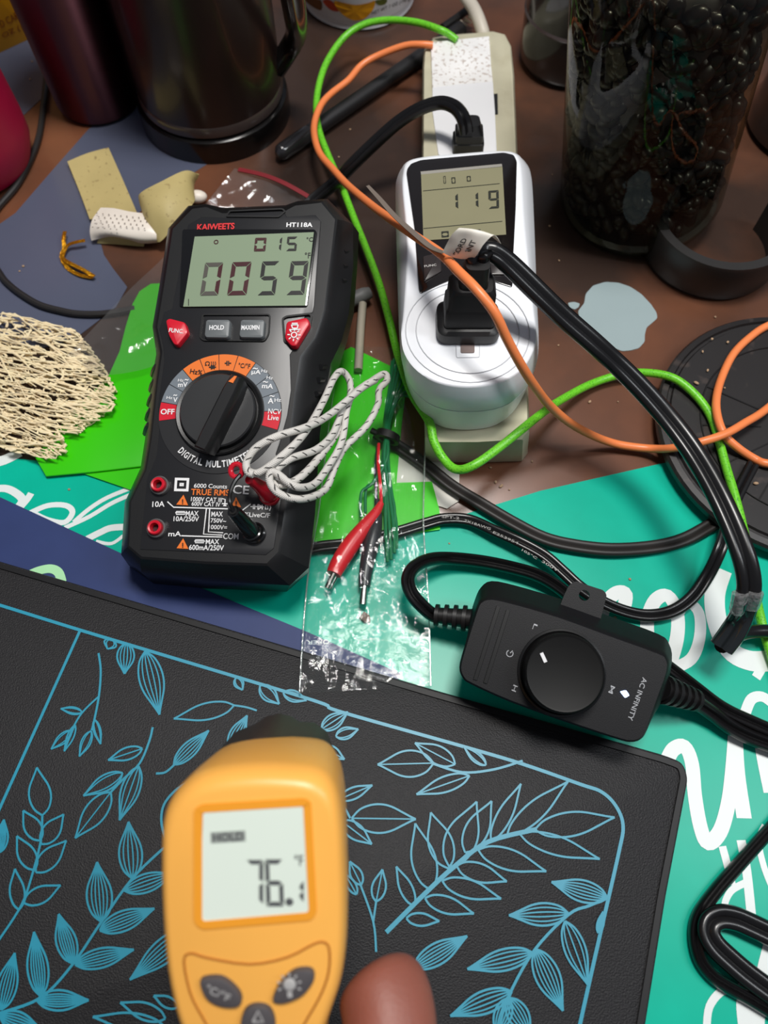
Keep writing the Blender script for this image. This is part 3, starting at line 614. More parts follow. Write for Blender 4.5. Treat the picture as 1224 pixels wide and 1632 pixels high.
for a, b in (((240, 278), (120, 655)), ((290, 297), (172, 672))):
    MB().tube(F.pts(cz(a, b), .0004), .0010, 8, 1, prof=[(-1, -.6), (-.7, .5), (.7, .5), (1, -.6)]).build('grip_ridge', mat('ridge_black', (13, 13, 14), .35), fc)
kc = F.at(*cz((562, 618))[0], 0); kr = (F.at(*cz((792, 640))[0], 0)-F.at(*cz((335, 590))[0], 0)).length/2
kt = (F.at(*cz((768, 690))[0], .011)-F.at(*cz((350, 655))[0], .011)).length/2
MB().lathe([(kr*1.0, .0003), (kr*.99, .0012), (kr*.94, .0016), (kr*.90, .0008)], kc, 56).build('knob_collar', mat('collar_black', (12, 12, 13), .35), fc, angle=50)
kn = MB().lathe([(kr*.90, .0002), (kt*1.0, .0095), (kt*.985, .0108), (kt*.94, .0114), (kt*.90, .0112), (0, .0112)], kc, 64).build('knob', mat('knob_black', (7, 7, 7), .5, spec=.25), fc, angle=30)
MB().stroke(F.pts(cz((460, 517), (482, 565)), .0113), .0013, .0116, 1).build('pointer_mark', mat('white_mark', (226, 226, 228), .5), kn, smooth=False)
lt = MB(); M_gi = mat('controller_print', (176, 178, 182), .5)
for s_, a, b, h_ in (('L', (432, 370), (422, 398), 6), ('H', (328, 684), (317, 714), 7), ('M', (828, 688), (814, 724), 7), ('AC INFINITY', (992, 646), (914, 862), 8)): letters(lt, F, s_, cz(a)[0], cz(b)[0], h_, .0007, .004)
pcx = cz((298, 520))[0]
lt.stroke(F.pts([(pcx[0]+5.2*math.cos(a), pcx[1]+5.2*math.sin(a)) for a in [math.radians(t) for t in range(-30, 260, 20)]], .0007), .0003, .0007, 1)
lt.stroke(F.pts([(pcx[0]+4.5, pcx[1]-4.5), (pcx[0]+.5, pcx[1]-.5)], .0007), .0003, .0007, 1)
lt.build('lettering', M_gi, fc, smooth=False)
MB().prism(rounded(F.pts(cz((862, 715), (893, 708), (910, 735), (888, 748)), 0), .0004), .0003, .0009).build('indicator_light', mat('blue_white_led', (170, 196, 255), .4, emit=4), fc)
def relief(pa, pb, ra_, rb_, name='strain_relief', nr=4):
    a, b = F.loc(P(*pa)), F.loc(P(*pb)); m = MB(); m.tube([a, a.lerp(b, .5), b], [ra_*.78, (ra_+rb_)*.36, rb_*.72], 14, 3)
    for i in range(nr+1):
        t = .06+.86*i/nr; c0 = a.lerp(b, t); c1 = a.lerp(b, t+.09); r_ = ra_+(rb_-ra_)*t
        m.tube([c0, c1], r_, 14, 1)
    return m.build(name, M_blk2, fc, angle=40)
relief((762, 988, .018), (694, 980, .0155), .0060, .0046); relief((1055, 1098, .022), (1108, 1116, .013), .0062, .0046)
c_ = [(702, 982, .015), (690, 980, .016), (672, 965, .019), (656, 946, .020), (650, 924, .020), (659, 905, .019), (684, 892, .015), (719, 890, .009), (768, 895, .007), (817, 905, .007), (857, 917, .007), (890, 936, .006), (925, 965, .005), (985, 1010, .005), (1035, 1042, .005), (1075, 1071, .006), (1110, 1098, .006), (1150, 1128, .006), (1195, 1150, .006), (1270, 1180, .006), (1380, 1210, .006), (1500, 1225, .006), (1660, 1220, .006)]
MB().tube([F.loc(P(*p)) for p in c_], [.0019]*23, prof=[(x*.8, y*1.3) for x, y in ZIP]).build('cord', M_blk, fc, angle=60)
d_ = [(1098, 1113, .013), (1112, 1121, .011), (1138, 1139, .0075), (1163, 1158, .006), (1193, 1174, .005), (1230, 1188, .005), (1290, 1210, .005), (1390, 1240, .005), (1510, 1262, .005), (1660, 1262, .005)]
MB().tube([F.loc(P(*p)) for p in d_], [.0021]*10, prof=[(x*.8, y*1.3) for x, y in ZIP]).build('cord', M_blk, fc, angle=60)
# ================================================================== MULTIMETER
m4 = zc(180, 300, 2.474); mA = zc(240, 300, 3.4); mB = zc(220, 540, 3.825); mC = zc(180, 720, 3.825)
O_ = P(335, 905, .037); n_ = Vector((-math.sin(math.radians(5)), -math.sin(math.radians(13)), 0)); n_.z = math.sqrt(1-n_.length_squared)
F0 = Frame(O_, n_); F = Frame(O_, n_, up=F0.R @ (F0.at(408, 330)-F0.at(335, 905)))
M_hol = mat('holster_rubber', (18, 18, 19), .38, var=.08, bump=.05, bscale=3000)
M_face = mat('meter_face', (32, 32, 34), .36, var=.05)
mm = thing('multimeter', 'black digital multimeter with orange dial sector propped in the middle left', 'multimeter', F)
fr = [(306, 331), (330, 328), (356, 338), (455, 334), (470, 326), (514, 321), (538, 350), (532, 400), (520, 495), (505, 540), (482, 570), (473, 630), (466, 690), (465, 760), (459, 805), (447, 882), (427, 902), (330, 899), (225, 891), (203, 872), (206, 800), (231, 748), (239, 700), (249, 610), (256, 562), (248, 522), (260, 450), (273, 365)]
md = [(300, 328), (328, 325), (356, 331), (455, 327), (475, 320), (522, 317), (562, 357), (563, 420), (556, 500), (544, 545), (527, 580), (517, 640), (510, 690), (505, 770), (502, 820), (492, 905), (462, 933), (330, 926), (225, 912), (193, 884), (199, 800), (224, 746), (231, 700), (241, 610), (249, 564), (243, 520), (255, 450), (268, 364)]
bk = [(312, 337), (335, 335), (360, 338), (455, 335), (480, 328), (527, 326), (572, 371), (569, 430), (564, 500), (553, 545), (539, 590), (529, 640), (522, 690), (511, 770), (506, 820), (492, 912), (457, 943), (330, 938), (245, 930), (206, 902), (214, 810), (238, 746), (244, 700), (254, 610), (261, 566), (257, 522), (269, 450), (284, 372)]
fl = F.pts(fr, 0); ml = F.pts(md, -.011); bl = F.pts(bk, -.033)
MB().loft([[Vector((p.x*.95, p.y*.98+.001, -.0355)) for p in bl], bl, ml, mixr(ml, fl, .6, .0008), fl, [Vector((p[0], p[1], .0006)) for p in inset(fl, .0010)]]).build('holster', M_hol, mm, angle=24)
pl = F.pts(mA((205, 205), (280, 160), (410, 165), (430, 140), (725, 130), (740, 160), (895, 150), (925, 185), (890, 640), (880, 680)) + m4((760, 500), (745, 590), (700, 660), (705, 800), (690, 900), (660, 1010), (645, 1050)) + mC((1040, 200), (985, 590), (935, 632), (170, 598), (212, 170), (270, 30)) + m4((185, 960), (180, 860), (205, 680), (200, 620), (185, 560), (205, 490), (235, 480)), 0)
MB().prism(pl, .0003, .0010, .0004).build('face_plate', M_face, mm, angle=30)
# vertical grip ribs on the right flank
for (x, y) in ((556, 402), (555, 425), (553, 448), (520, 585), (516, 606), (513, 628), (510, 650)):
    a, b, c = F.at(x-9, y, -.006), F.at(x+1, y, -.0115), F.at(x+6, y+2, -.020)
    MB().tube([a, b, c], .0013, 8, 2).build('grip_rib', M_hol, mm)
for k, (x, y) in enumerate(((246, 590), (243, 614), (240, 637), (237, 660), (234, 683))):
    MB().tube([F.at(x+4, y-6, -.006), F.at(x, y, -.009), F.at(x-2, y+8, -.014)], .0014, 8, 2).build('grip_rib', M_hol, mm)
MB().ringprism(rounded(F.pts(mA((410, 165), (430, 130), (720, 118), (738, 135), (700, 168)), 0), .001), .0007, .0008, .0016).build('hanger_recess', M_hol, mm)
# display
M_bez = mat('gloss_bezel', (14, 14, 15), .18, coat=.4)
MB().prism(rounded(F.pts(mA((178, 232), (893, 232), (905, 250), (853, 652), (162, 652)), 0), .0012), .0008, .0016, .0003).build('display_bezel', M_bez, mm)
lcd = MB().prism(F.pts(mA((240, 264), (885, 240), (838, 637), (178, 643)), .0016), .0014, .0019).build('display', mat('meter_lcd', (136, 152, 126), .25, var=.06, vscale=12, coat=.2), mm)
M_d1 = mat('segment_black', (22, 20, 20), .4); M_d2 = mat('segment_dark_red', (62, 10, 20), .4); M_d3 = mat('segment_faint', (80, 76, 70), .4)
def md_(mb, ch, BL, BR, TL, only=None, t=.24):
    a, b, c = [F.at(*mA(q)[0], .0019) for q in (BL, BR, TL)]
    for v in (a, b, c): v.z = 0
    digit(mb, ch, a, b, c, .0021, t, only)
m1, m2, m3 = MB(), MB(), MB()
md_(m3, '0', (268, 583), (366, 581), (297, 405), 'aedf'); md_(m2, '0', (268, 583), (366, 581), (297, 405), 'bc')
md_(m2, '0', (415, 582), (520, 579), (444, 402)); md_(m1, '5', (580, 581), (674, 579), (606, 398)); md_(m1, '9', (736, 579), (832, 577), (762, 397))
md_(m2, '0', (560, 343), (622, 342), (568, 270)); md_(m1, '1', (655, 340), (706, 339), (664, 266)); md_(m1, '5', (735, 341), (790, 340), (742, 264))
for s_, a, b, h_ in (('°C', (845, 278), (880, 276), 8), ('°F', (836, 364), (868, 362), 10)): letters(m1, F, s_, mA(a)[0], mA(b)[0], h_, .0021, .01)
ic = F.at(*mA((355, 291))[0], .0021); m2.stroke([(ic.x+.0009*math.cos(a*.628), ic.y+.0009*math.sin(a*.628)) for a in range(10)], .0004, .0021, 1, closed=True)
m1.stroke(F.pts(mA((206, 600), (206, 636)), .002), .0003, .0021, 1)
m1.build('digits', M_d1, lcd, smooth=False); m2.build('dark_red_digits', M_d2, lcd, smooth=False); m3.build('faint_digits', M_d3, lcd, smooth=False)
# buttons
M_red = mat('red_rubber', (206, 22, 44), .35); M_gry = mat('grey_rubber', (104, 108, 110), .45); M_wi = mat('white_print', (232, 232, 232), .5, var=.02); M_or = mat('orange_print', (232, 116, 34), .45, var=.04)
MB().ringprism(rounded(F.pts(mA((285, 690), (655, 690), (648, 800), (625, 838), (290, 835), (270, 815)), 0), .0015), .0006, .0008, .0018).build('button_surround', M_hol, mm)
bt = MB().prism(rounded(F.pts(mA((85, 722), (105, 708), (190, 730), (208, 785), (150, 858), (128, 850), (100, 800)), .003), .0012), .0008, .0042, .0010).build('button', M_red, mm); bt['label'] = 'red FUNC button'
letters(MB(), F, 'FUNC.', mA((100, 768))[0], mA((178, 776))[0], 7, .0044, .02).build('lettering', M_wi, bt, smooth=False)
bt = MB().prism(rounded(F.pts(mA((300, 722), (312, 713), (425, 713), (435, 724), (428, 806), (415, 816), (302, 814), (292, 800)), .003), .0008), .0008, .0040, .0012).build('button', M_gry, mm); bt['label'] = 'grey HOLD button'
letters(MB(), F, 'HOLD', mA((318, 755))[0], mA((398, 754))[0], 8, .0042, .03).build('lettering', M_wi, bt, smooth=False)
bt = MB().prism(rounded(F.pts(mA((488, 722), (500, 713), (612, 713), (622, 724), (615, 806), (602, 816), (490, 814), (480, 800)), .003), .0008), .0008, .0040, .0012).build('button', M_gry, mm); bt['label'] = 'grey MAX/MIN button'
letters(MB(), F, 'MAX/MIN', mA((492, 755))[0], mA((590, 754))[0], 8, .0042, .03).build('lettering', M_wi, bt, smooth=False)
MB().ringprism(rounded(F.pts(mA((715, 715), (740, 700), (868, 685), (882, 700), (870, 760), (790, 878), (725, 840)), 0), .0012), .0008, .0008, .0020).build('button_surround', M_hol, mm)
bt = MB().prism(rounded(F.pts(mA((738, 728), (850, 704), (868, 738), (792, 862), (765, 862), (728, 820)), .003), .0014), .0008, .0044, .0010).build('button', M_red, mm); bt['label'] = 'red light button'
ic = MB()
for a, b in (((752, 768), (812, 766)), ((764, 742), (800, 741)), ((764, 742), (770, 760)), ((800, 741), (796, 760)), ((770, 760), (796, 760)), ((766, 734), (798, 733))): ic.stroke(F.pts(mA(a, b), .0044), .0005, .0047, 1)
c_ = F.at(*mA((778, 796))[0], .0044)
for k in range(8):
    a = k*math.pi/4; ic.stroke([(c_.x+.0018*math.cos(a), c_.y+.0018*math.sin(a)), (c_.x+.0029*math.cos(a), c_.y+.0029*math.sin(a))], .0005, .0047, 1)
ic.stroke([(c_.x+.0012*math.cos(k*.524), c_.y+.0012*math.sin(k*.524)) for k in range(12)], .0005, .0047, 1, closed=True)
ic.build('lettering', M_wi, bt, smooth=False)
# dial ring and its sectors
dc = F.at(*mB((500, 453))[0], .001); R1 = (F.at(*mB((765, 450))[0], .001)-F.at(*mB((234, 466))[0], .001)).length/2
R2 = R1*1.395; ang0 = math.atan2(F.at(*mB((547, 148))[0], .001).y-dc.y, F.at(*mB((547, 148))[0], .001).x-dc.x)
aof = math.atan2(F.at(*mB((185, 447))[0], .001).y-dc.y, F.at(*mB((185, 447))[0], .001).x-dc.x); stp = ((aof % (2*math.pi))-ang0)/5
MB().lathe([(R1, .0006), (R2*1.01, .0006), (R2*1.01, .0014), (R1, .0014)], Vector((dc.x, dc.y, 0)), 64).build('dial_ring', M_face, mm)
SC_ = {0: M_red, 1: 'g', 2: 'g', 3: M_or, 4: M_or, 5: M_or, 6: M_or, 7: 'g', 8: 'g', 9: 'g', 10: M_red}
M_sg = mat('grey_sector', (112, 120, 128), .45, var=.04)
for k in range(11):
    a1 = ang0+stp*(5-k)+stp*.48; a0 = a1-stp*.96; V = []; Fc = []
    for i in range(9):
        a = a0+(a1-a0)*i/8; V += [Vector((dc.x+R1*1.02*math.cos(a), dc.y+R1*1.02*math.sin(a), .0016)), Vector((dc.x+R2*math.cos(a), dc.y+R2*math.sin(a), .0016))]
    Fc = [(2*i, 2*i+1, 2*i+3, 2*i+2) for i in range(8)]
    so = MB().add(V, Fc).build('dial_sector', M_sg if SC_[k] == 'g' else SC_[k], mm, smooth=False)
tw, tk = MB(), MB(); tz = .0019
for s_, a, b, h_, bo in (('OFF', (138, 444), (222, 444), 9, .02), ('Hz', (174, 358), (210, 360), 4.5, .01), ('V', (214, 372), (240, 372), 8, .02), ('~', (215, 345), (238, 343), 3, .02), ('Hz', (244, 252), (278, 254), 4.5, .01), ('mV', (244, 280), (302, 278), 8, .02), ('~', (284, 250), (308, 250), 3, .02), ('NCV', (794, 440), (872, 446), 8.5, .01), ('Live', (792, 478), (858, 482), 8.5, .01), ('µA', (692, 204), (748, 206), 9, .02), ('~', (700, 180), (730, 182), 3, .02), ('Hz', (752, 194), (790, 198), 5, .01), ('mA', (756, 286), (824, 290), 8, .02), ('~', (762, 262), (792, 264), 3, .02), ('Hz', (784, 234), (822, 240), 5, .01), ('A', (792, 378), (826, 378), 9, .02), ('~', (802, 348), (832, 350), 3, .02), ('Hz', (832, 374), (872, 372), 6, .01)): letters(tw, F, s_, mB(a)[0], mB(b)[0], h_, tz, bo)
for s_, a, b, h_ in (('Hz%', (318, 196), (392, 206), 8), ('Ω', (408, 150), (438, 150), 7), ('°C/°F', (612, 160), (684, 166), 8)): letters(tk, F, s_, mB(a)[0], mB(b)[0], h_, tz, .01)
def kl(a, b, w_=.0005, mb=None): (mb or tk).stroke(F.pts([a, b], tz), w_, tz, 1)
for a, b in (((528, 148), (542, 148)), ((542, 134), (542, 162)), ((552, 134), (552, 162)), ((552, 148), (568, 148)), ((432, 172), (476, 172)), ((446, 160), (446, 184)), ((446, 160), (464, 172)), ((446, 184), (464, 172)), ((464, 160), (464, 184))): kl(*mB(a, b))
for i in range(3):
    tk.stroke(F.pts(mB((446+12*i, 138), (450+12*i, 150), (446+12*i, 162)), tz), .0003, tz, 3)
# DIGITAL MULTIMETER set round the lower half of the ring, each letter turned to the centre
s_ = 'DIGITAL MULTIMETER'; rt_ = R1*1.2
aD = math.atan2(F.at(*mB((255, 690))[0], tz).y-dc.y, F.at(*mB((255, 690))[0], tz).x-dc.x); aR = math.atan2(F.at(*mB((688, 702))[0], tz).y-dc.y, F.at(*mB((688, 702))[0], tz).x-dc.x)
wid = {'I': .45, ' ': .5, 'M': 1.25}; tot = sum(wid.get(c, 1) for c in s_); acc = 0
aD %= 2*math.pi; aR %= 2*math.pi
for c in s_:
    ww = wid.get(c, 1); a = aD+(aR-aD)*(acc+ww/2-.5)/(tot-1); acc += ww
    if c == ' ': continue
    V, Fc = text_geo(c, .03); lw = abs(aR-aD)*rt_/(tot-1)*ww*.82; lh = R1*.155
    if c == 'I': lw *= .55
    up_ = Vector((-math.cos(a), -math.sin(a), 0)); ex = Vector((up_.y, -up_.x, 0)); ce_ = Vector((dc.x+rt_*math.cos(a), dc.y+rt_*math.sin(a), tz))
    tw.add([ce_+ex*((x-.5)*lw)+up_*(y*lh) for x, y in V], Fc)
# knob
MB().lathe([(R1*.96, .0008), (R1*1.0, .0026), (R1*.97, .0034), (R1*.90, .0030), (R1*.88, .0012), (0, .0012)], Vector((dc.x, dc.y, 0)), 64).build('dial_collar', M_hol, mm, angle=40)
kd = F.at(*mB((535, 492))[0], .004); kd.z = 0
MB().lathe([(R1*.86, .001), (R1*.86, .0050), (R1*.83, .0056), (0, .0056)], Vector((dc.x, dc.y, 0)), 56).build('dial_disc', mat('dial_disc', (34, 35, 37), .4), mm)
bA, bB = F.at(*mB((605, 225))[0], .012), F.at(*mB((392, 690))[0], .009)
dx = (bA-bB); dx.z = 0; ln = dx.length; dx.normalize(); nx = Vector((-dx.y, dx.x, 0)); mid = Vector(((bA.x+bB.x)/2, (bA.y+bB.y)/2, 0))
def bar(hw, hl, z_, sk=0): return [mid+dx*(t*hl)+nx*(s_*hw)+Vector((0, 0, z_)) for t, s_ in ((-1, -.9), (-.6, -1), (.6, -1), (1, -.8), (1, .8), (.6, 1), (-.6, 1), (-1, .9))]
kb = MB().loft([bar(.0046, ln*.47, .0054), bar(.0040, ln*.49, .009), bar(.0030, ln*.49, .0125), bar(.0022, ln*.475, .0133)]).build('dial_handle', mat('knob_gloss', (28, 28, 29), .3), mm, angle=30)
MB().prism(F.pts(mB((552, 262), (590, 228), (604, 230), (580, 272)), .0133), .0128, .0138).build('pointer', M_or, kb)
tp = MB(); to = MB(); tz = .0014
# brand and model above the display, print on the lower panel
br = MB(); letters(br, F, 'KAIWEETS', mA((252, 212))[0], mA((455, 204))[0], 11, tz, .03); br.build('brand_lettering', mat('red_print', (214, 44, 48), .45), mm, smooth=False)
letters(tw, F, 'HT118A', mA((736, 198))[0], mA((878, 198))[0], 8, tz, .03)
for s_, a, b, h_ in (('6000 Counts', (494, 206), (696, 212), 7), ('1000V CAT III', (476, 288), (664, 294), 7), ('600V CAT IV', (480, 316), (655, 322), 7), ('10A', (240, 320), (315, 318), 9), ('MAX', (444, 376), (522, 376), 8), ('10A/250V', (370, 408), (524, 410), 8), ('mA', (338, 500), (416, 500), 8), ('COM', (672, 514), (766, 516), 9.5), ('MAX', (600, 380), (670, 380), 8), ('750V~', (596, 418), (690, 422), 7), ('1000V=', (584, 458), (696, 462), 7), ('MAX', (566, 548), (648, 548), 8), ('600mA/250V', (464, 582), (676, 586), 8.5), ('%LiveC/F', (800, 382), (958, 388), 7.5), ('CE', (730, 228), (830, 234), 14)): letters(tw, F, s_, mC(a)[0], mC(b)[0], h_, tz, .015)
letters(to, F, 'TRUE RMS', mC((476, 244))[0], mC((710, 250))[0], 10, tz, .02)
def wl(pts, w_=.0005): tw.stroke(F.pts(mC(*pts), tz), w_, tz, 1)
wl([(332, 304), (370, 338), (700, 348)]); wl([(416, 512), (666, 520)]); wl([(590, 346), (582, 488), (672, 494)]); wl([(570, 346), (552, 502), (668, 508)]); wl([(790, 356), (840, 318)])
wl([(666, 286), (684, 290), (682, 330)]); wl([(664, 316), (698, 318)]); wl([(672, 328), (692, 329)])
for x0, y0 in ((386, 372), (502, 545)): wl([(x0, y0-8), (x0+52, y0-8), (x0+52, y0+10), (x0, y0+10), (x0, y0-8)], .0004); wl([(x0-6, y0), (x0+60, y0)], .0004)
for pts in ([(838, 334), (856, 334)], [(856, 320), (856, 350)], [(864, 320), (864, 350)], [(864, 334), (920, 336)], [(884, 320), (884, 352)], [(884, 320), (908, 336)], [(884, 352), (908, 336)], [(910, 322), (910, 352)], [(930, 326), (930, 350), (944, 350), (944, 326), (930, 326)], [(954, 320), (962, 340), (954, 360)]): wl(pts)
sq = F.pts(mC((378, 158), (466, 160), (460, 242), (372, 240)), tz)
for d0, d1 in ((0, .0011), (.0022, .0009)):
    q_ = inset(sq, d0+1e-6); i_ = inset(q_, d1); tw.add([Vector((p[0], p[1], tz)) for p in q_]+[Vector((p[0], p[1], tz)) for p in i_], [(k, (k+1) % 4, 4+(k+1) % 4, 4+k) for k in range(4)])
for tri in (((430, 262), (458, 326), (386, 322)), ((428, 528), (460, 592), (388, 588)), ((750, 276), (782, 338), (722, 334))):
    to.add(F.pts(mC(*tri), tz), [(0, 1, 2)]); cx_ = sum(p[0] for p in tri)/3; cy_ = sum(p[1] for p in tri)/3
    tk.stroke(F.pts(mC((cx_, cy_-14), (cx_, cy_+6)), tz+.0003), .0005, tz+.0003, 1); tk.stroke(F.pts(mC((cx_, cy_+10), (cx_, cy_+15)), tz+.0003), .0005, tz+.0003, 1)
tw.build('white_lettering', M_wi, mm, smooth=False); tk.build('black_lettering', M_d1, mm, smooth=False); to.build('orange_lettering', M_or, mm, smooth=False)
for px_, py_ in (mC((292, 210))[0], mC((272, 470))[0]):
    c_ = F.at(px_, py_, .001); c_.z = 0
    MB().lathe([(.0040, .0006), (.0040, .0030), (.0036, .0034), (.0031, .0030), (.0031, .0008)], c_, 32).build('socket_collar', clear_mat('clear_collar', (200, 196, 196), .1, 1.6, 0, 1, .15), mm)
    MB().lathe([(.0030, .0008), (.0030, .0048), (.0026, .0052), (.0019, .0050), (.0017, .0012), (0, .0012)], c_, 32).build('socket', M_red, mm, angle=40)
    MB().lathe([(0, .0014), (.0016, .0014), (.0016, .0018), (0, .0018)], c_, 20).build('socket_hole', mat('dark_red_hole', (60, 8, 14), .5), mm)
c_ = F.at(*mC((872, 498))[0], .001); c_.z = 0
MB().lathe([(.0044, .0006), (.0044, .0034), (.0038, .0038), (.0032, .0034), (.0032, .0008), (0, .0008)], c_, 32).build('socket', M_bez, mm, angle=40)
c_ = F.at(431, 790, .001); c_.z = 0
MB().lathe([(.0044, .0006), (.0044, .0034), (.0038, .0038), (.0032, .0034), (.0032, .0008), (0, .0008)], c_, 32).build('socket', M_red, mm, angle=40)
# folding stand at the back that props the meter up
MB().loft([[F.loc(F.M @ Vector(v)) for v in r] for r in ([(-.018, .15, -.034), (.020, .15, -.034), (.020, .146, -.034), (-.018, .146, -.034)], [(-.018, .165, -.062), (.020, .165, -.064), (.020, .162, -.064), (-.018, .162, -.062)])]).build('kickstand', M_hol, mm)

# ================================================================== THERMOCOUPLE PROBE LEADS
tc_ = thing('probe_lead', 'white braided probe lead with red and black plugs standing in the multimeter', 'probe lead', F)
a, b = F.at(404, 850, .002), F.at(372, 815, .019); d_ = (b-a)
MB().tube([a, a+d_*.08, a+d_*.10, a+d_*.45, a+d_*.9, b], [.0042, .0042, .0036, .0034, .0029, .0026], 18, 1).build('black_plug', mat('gloss_black_plug', (16, 16, 17), .2, coat=.4), tc_, angle=50)
MB().tube([b+d_*-.05, b+d_*.02], [.0016, .0016], 12, 1).build('plug_bore', mat('black_hole', (0, 0, 0)), tc_)
MB().tube([b, F.at(366, 800, .021), F.at(367, 785, .020), F.at(374, 768, .019), F.at(384, 756, .018), F.at(394, 750, .016)], .0009, 8).build('black_wire', M_blk, tc_)
a, b = F.at(432, 789, .002), F.at(398, 763, .017); d_ = b-a
MB().tube([a, a+d_*.14, a+d_*.3, a+d_*.62, b], [.0041, .0043, .0036, .0026, .0022], 16, 3).build('red_plug', mat('gloss_red_plug', (196, 16, 40), .25, coat=.3), tc_)
rc = F.at(377, 750, .018)
MB().tube([rc+Vector((.0024*math.cos(t*.628), .0026*math.sin(t*.628), .0004*math.sin(t*.628))) for t in range(10)], .0011, 10, 4, closed=True).build('red_loop', mat('gloss_red_plug', (0, 0, 0)), tc_)
M_br = bpy.data.materials.new('braided_sleeve'); M_br.use_nodes = True; nt = M_br.node_tree; N = nt.nodes; Lk = nt.links; b_ = N['Principled BSDF']; b_.inputs['Roughness'].default_value = .5
uvn = N.new('ShaderNodeUVMap'); uvn.uv_map = 'UVMap'; sx = N.new('ShaderNodeSeparateXYZ'); Lk.new(uvn.outputs[0], sx.inputs[0])
def mth(op, a, b=None):
    n = N.new('ShaderNodeMath'); n.operation = op
    for i, v in enumerate((a, b)):
        if v is None: continue
        if isinstance(v, (int, float)): n.inputs[i].default_value = v
        else: Lk.new(v, n.inputs[i])
    return n.outputs[0]
u_, v_ = sx.outputs[0], sx.outputs[1]
fr_ = mth('FRACT', mth('ADD', mth('MULTIPLY', u_, 170.0), mth('MULTIPLY', v_, 2.0)))
dash = mth('MULTIPLY', mth('LESS_THAN', fr_, .16), mth('LESS_THAN', mth('ABSOLUTE', mth('SUBTRACT', mth('FRACT', mth('MULTIPLY', v_, 3.0)), .5)), .28))
mx = N.new('ShaderNodeMix'); mx.data_type = 'RGBA'; mx.inputs[6].default_value = lin((214, 210, 204)); mx.inputs[7].default_value = lin((70, 68, 66)); Lk.new(dash, mx.inputs[0]); Lk.new(mx.outputs[2], b_.inputs['Base Color'])
br1 = mth('SINE', mth('ADD', mth('MULTIPLY', u_, 9000.0), mth('MULTIPLY', v_, 37.7))); br2 = mth('SINE', mth('SUBTRACT', mth('MULTIPLY', u_, 9000.0), mth('MULTIPLY', v_, 37.7)))
bp = N.new('ShaderNodeBump'); bp.inputs['Strength'].default_value = .35; bp.inputs['Distance'].default_value = .0003; Lk.new(mth('ADD', br1, br2), bp.inputs['Height']); Lk.new(bp.outputs[0], b_.inputs['Normal'])
def cz_(x): return .064 if x < 470 else (.064-(x-470)/90*.028 if x < 560 else .036)
lp = [(394, 750, 0), (414, 753, .002), (455, 722, .004), (487, 688, .003), (515, 640, .002), (532, 603, .001), (545, 592, .001), (558, 610, .001), (556, 642, .001), (540, 684, .001), (511, 726, .001), (478, 761, .001), (450, 773, .002), (433, 766, .001), (441, 749, .001), (463, 731, .001), (503, 717, .002), (530, 692, .003), (546, 652, .004), (561, 632, .005), (590, 609, .004), (612, 596, .003), (617, 606, .002), (604, 622, .001), (602, 645, 0), (583, 680, 0), (549, 714, 0), (533, 746, 0), (518, 780, 0), (483, 795, .001), (447, 788, .002), (430, 768, .004), (436, 752, .005), (470, 775, .004), (500, 772, .003), (524, 742, .003), (545, 702, .004), (556, 640, .006), (580, 615, .007), (598, 606, .006), (575, 620, .008), (525, 661, .006), (490, 680, .006), (440, 696, .006), (408, 714, .005), (393, 736, .003), (395, 752, .003), (404, 756, .003)]
MB().tube([F.loc(P(x, y, cz_(x)+dz)) for x, y, dz in lp], .00158, 12, 6).build('braided_cable', M_br, tc_)
# pale stick beside the meter
SF = Frame(P(575, 520))
sk = thing('stick', 'pale stick with grey rounded cap lying behind the multimeter', 'stick', SF)
MB().tube([SF.loc(P(*p)) for p in ((578, 484, .006), (575, 520, .006), (571, 590, .005))], .0022, 12, 1).build('shaft', mat('pale_shaft', (168, 160, 144), .5), sk)
MB().tube([SF.loc(P(*p)) for p in ((556, 482, .006), (566, 476, .0065), (580, 470, .0065), (590, 466, .0065))], [.0036, .0040, .0040, .0030], 14, 3).build('cap', mat('grey_cap', (112, 112, 112), .5), sk)
# ================================================================== WIRES IN THE CLEAR BAG
z6 = zc(440, 540, 2.813)
F = Frame(P(610, 760))
wb = thing('wire_bundle', 'bundle of thin green wires held by a black tie inside the clear bag', 'wires', F)
M_gw = mat('green_wire', (14, 112, 66), .4)
starts = [(530, 90), (545, 95), (560, 110), (575, 150), (590, 190), (600, 230), (520, 100), (600, 260)]
ends = [(500, 1000), (515, 990), (530, 960), (540, 940), (490, 900), (380, 800), (400, 780), (525, 880)]
for i, (s_, e_) in enumerate(zip(starts, ends)):
    o_ = (i-3.5)*4.5
    pts = [(s_[0], s_[1], .010), ((s_[0]*.55+500*.45)+o_*.4-8, 260, .009), (500+o_*.8, 360, .009), (497+o_*.5, 440, .010), (490+o_*.8, 540, .009), ((e_[0]*.55+487*.45)+o_*.6, min(690, 540+(e_[1]-650)*.45+40), .008), (e_[0]+o_*.4, e_[1]-110, .007), (e_[0], e_[1], .006)]
    MB().tube([F.loc(P(*z6(p[:2])[0], p[2]+.0007*(i % 3))) for p in pts], .00075, 8, 5).build('wire', M_gw, wb)
m = MB(); tcn = F.loc(P(*z6((500, 440))[0], .0105)); e1 = (F.loc(P(*z6((545, 455))[0], .0105))-tcn); 
m.tube([tcn+e1.normalized()*(.0052*math.cos(k*.524))+Vector((0, 0, .0030*math.sin(k*.524))) for k in range(12)], .0018, 8, 2, prof=[(-.5, -1.1), (.5, -1.1), (.5, 1.1), (-.5, 1.1)], closed=True, up=Vector((.2, 1, 0)))
m.tube([tcn-e1.normalized()*.005, tcn-e1.normalized()*.0085+Vector((0, .0006, 0))], .0016, 8, 1)
m.build('black_tie', M_blk2, wb)
